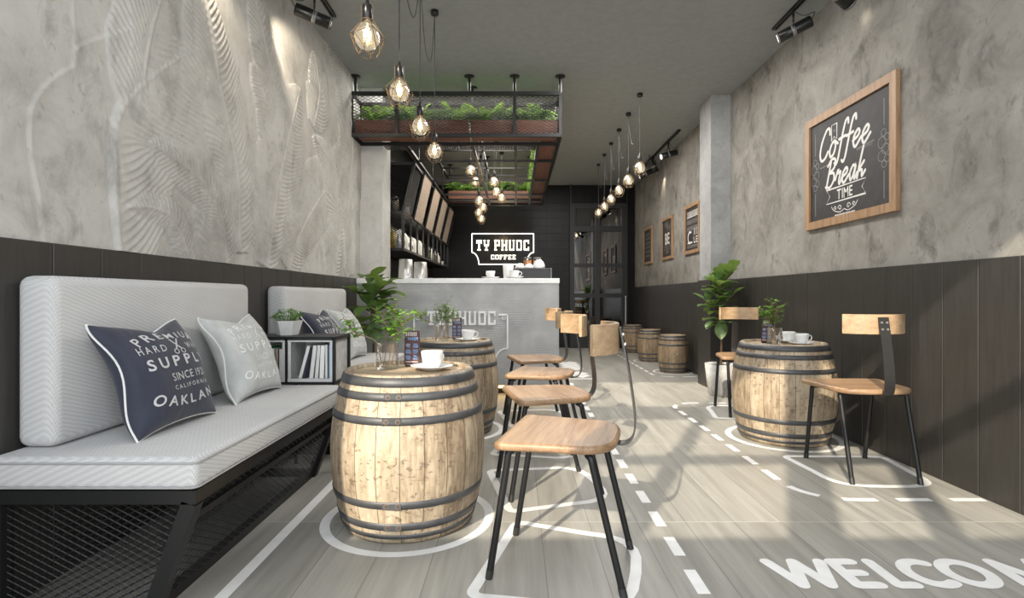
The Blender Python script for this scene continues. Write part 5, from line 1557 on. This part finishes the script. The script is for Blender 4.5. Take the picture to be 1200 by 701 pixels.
# ================================================================== light and camera
def sun():
    l = bpy.data.lights.new('sun', 'SUN'); l.energy = SUN_W; l.angle = R(.6); l.color = (1.0, .88, .70)
    o = bpy.data.objects.new('sun', l); COL.objects.link(o)
    o.rotation_euler = Vector((.49, 1, -.69)).to_track_quat('-Z', 'Y').to_euler()
sun()
def area(name, loc, rot, sx, sy, e, c=(1, 1, 1)):
    l = bpy.data.lights.new(name, 'AREA'); l.shape = 'RECTANGLE'; l.size = sx; l.size_y = sy; l.energy = e; l.color = c
    o = bpy.data.objects.new(name, l); COL.objects.link(o); o.location = loc; o.rotation_euler = rot
    return o
area('shopfront_fill', (.0, -1.0, 2.0), (R(82), 0, 0), 5.0, 3.4, DAY_FILL_W, (.93, .97, 1.0))  # added fill lamp, boosts the sky light coming in at the front
area('shelf_light', (XL + .19, 8.1, 1.955), (0, 0, 0), .06, 3.6, 5, (1, .93, .82))
area('bar_fill', (-.4, 7.3, 3.14), (0, 0, 0), .8, 2.5, BAR_W, (1, .93, .82))  # added fill under the ceiling, no fixture; brightens the bar
area('aisle_fill', (.85, 5.6, 3.18), (0, 0, 0), .6, 5.0, AISLE_W, (1, .97, .93))  # soft fill added along the aisle to lift the interior, no fixture
area('planter_light_front', (-.6, 5.45, 3.17), (0, 0, 0), 1.9, .12, 9, (1, .97, .9)); area('planter_light_back', (-.35, 9.05, 3.17), (0, 0, 0), 1.5, .12, 5, (1, .97, .9)); area('planter_light_side', (.33, 7.3, 3.17), (0, 0, 0), .1, 2.6, 6, (1, .97, .9))
sl = bpy.data.lights.new('sign_glow', 'POINT'); sl.energy = 5; sl.color = (1, .78, .45); sl.shadow_soft_size = .1
so = bpy.data.objects.new('sign_glow', sl); COL.objects.link(so); so.location = (-.25, 10.25, 2.1)
w = bpy.data.worlds.new('sky'); SC.world = w; w.use_nodes = True
bg = w.node_tree.nodes['Background']; bg.inputs[0].default_value = (.86, .93, 1.0, 1); bg.inputs[1].default_value = SKY_W
cam = bpy.data.cameras.new('camera'); co = bpy.data.objects.new('camera', cam); COL.objects.link(co)
co.location = (0, 0, 1.0); co.rotation_euler = (R(90), 0, 0)
cam.sensor_width = 36; cam.lens = 36 * 625 / 1200; cam.shift_x = -5 / 1200; cam.shift_y = -2.5 / 1200; cam.clip_start = .02
SC.camera = co
SC.view_settings.view_transform = 'Standard'; SC.view_settings.look = 'None'; SC.view_settings.gamma = 1.0; SC.view_settings.use_curve_mapping = False
SC.view_settings.exposure = EXPO
for proto in (P0, SP0):
    for ch in list(proto.children_recursive) + [proto]: bpy.data.objects.remove(ch)
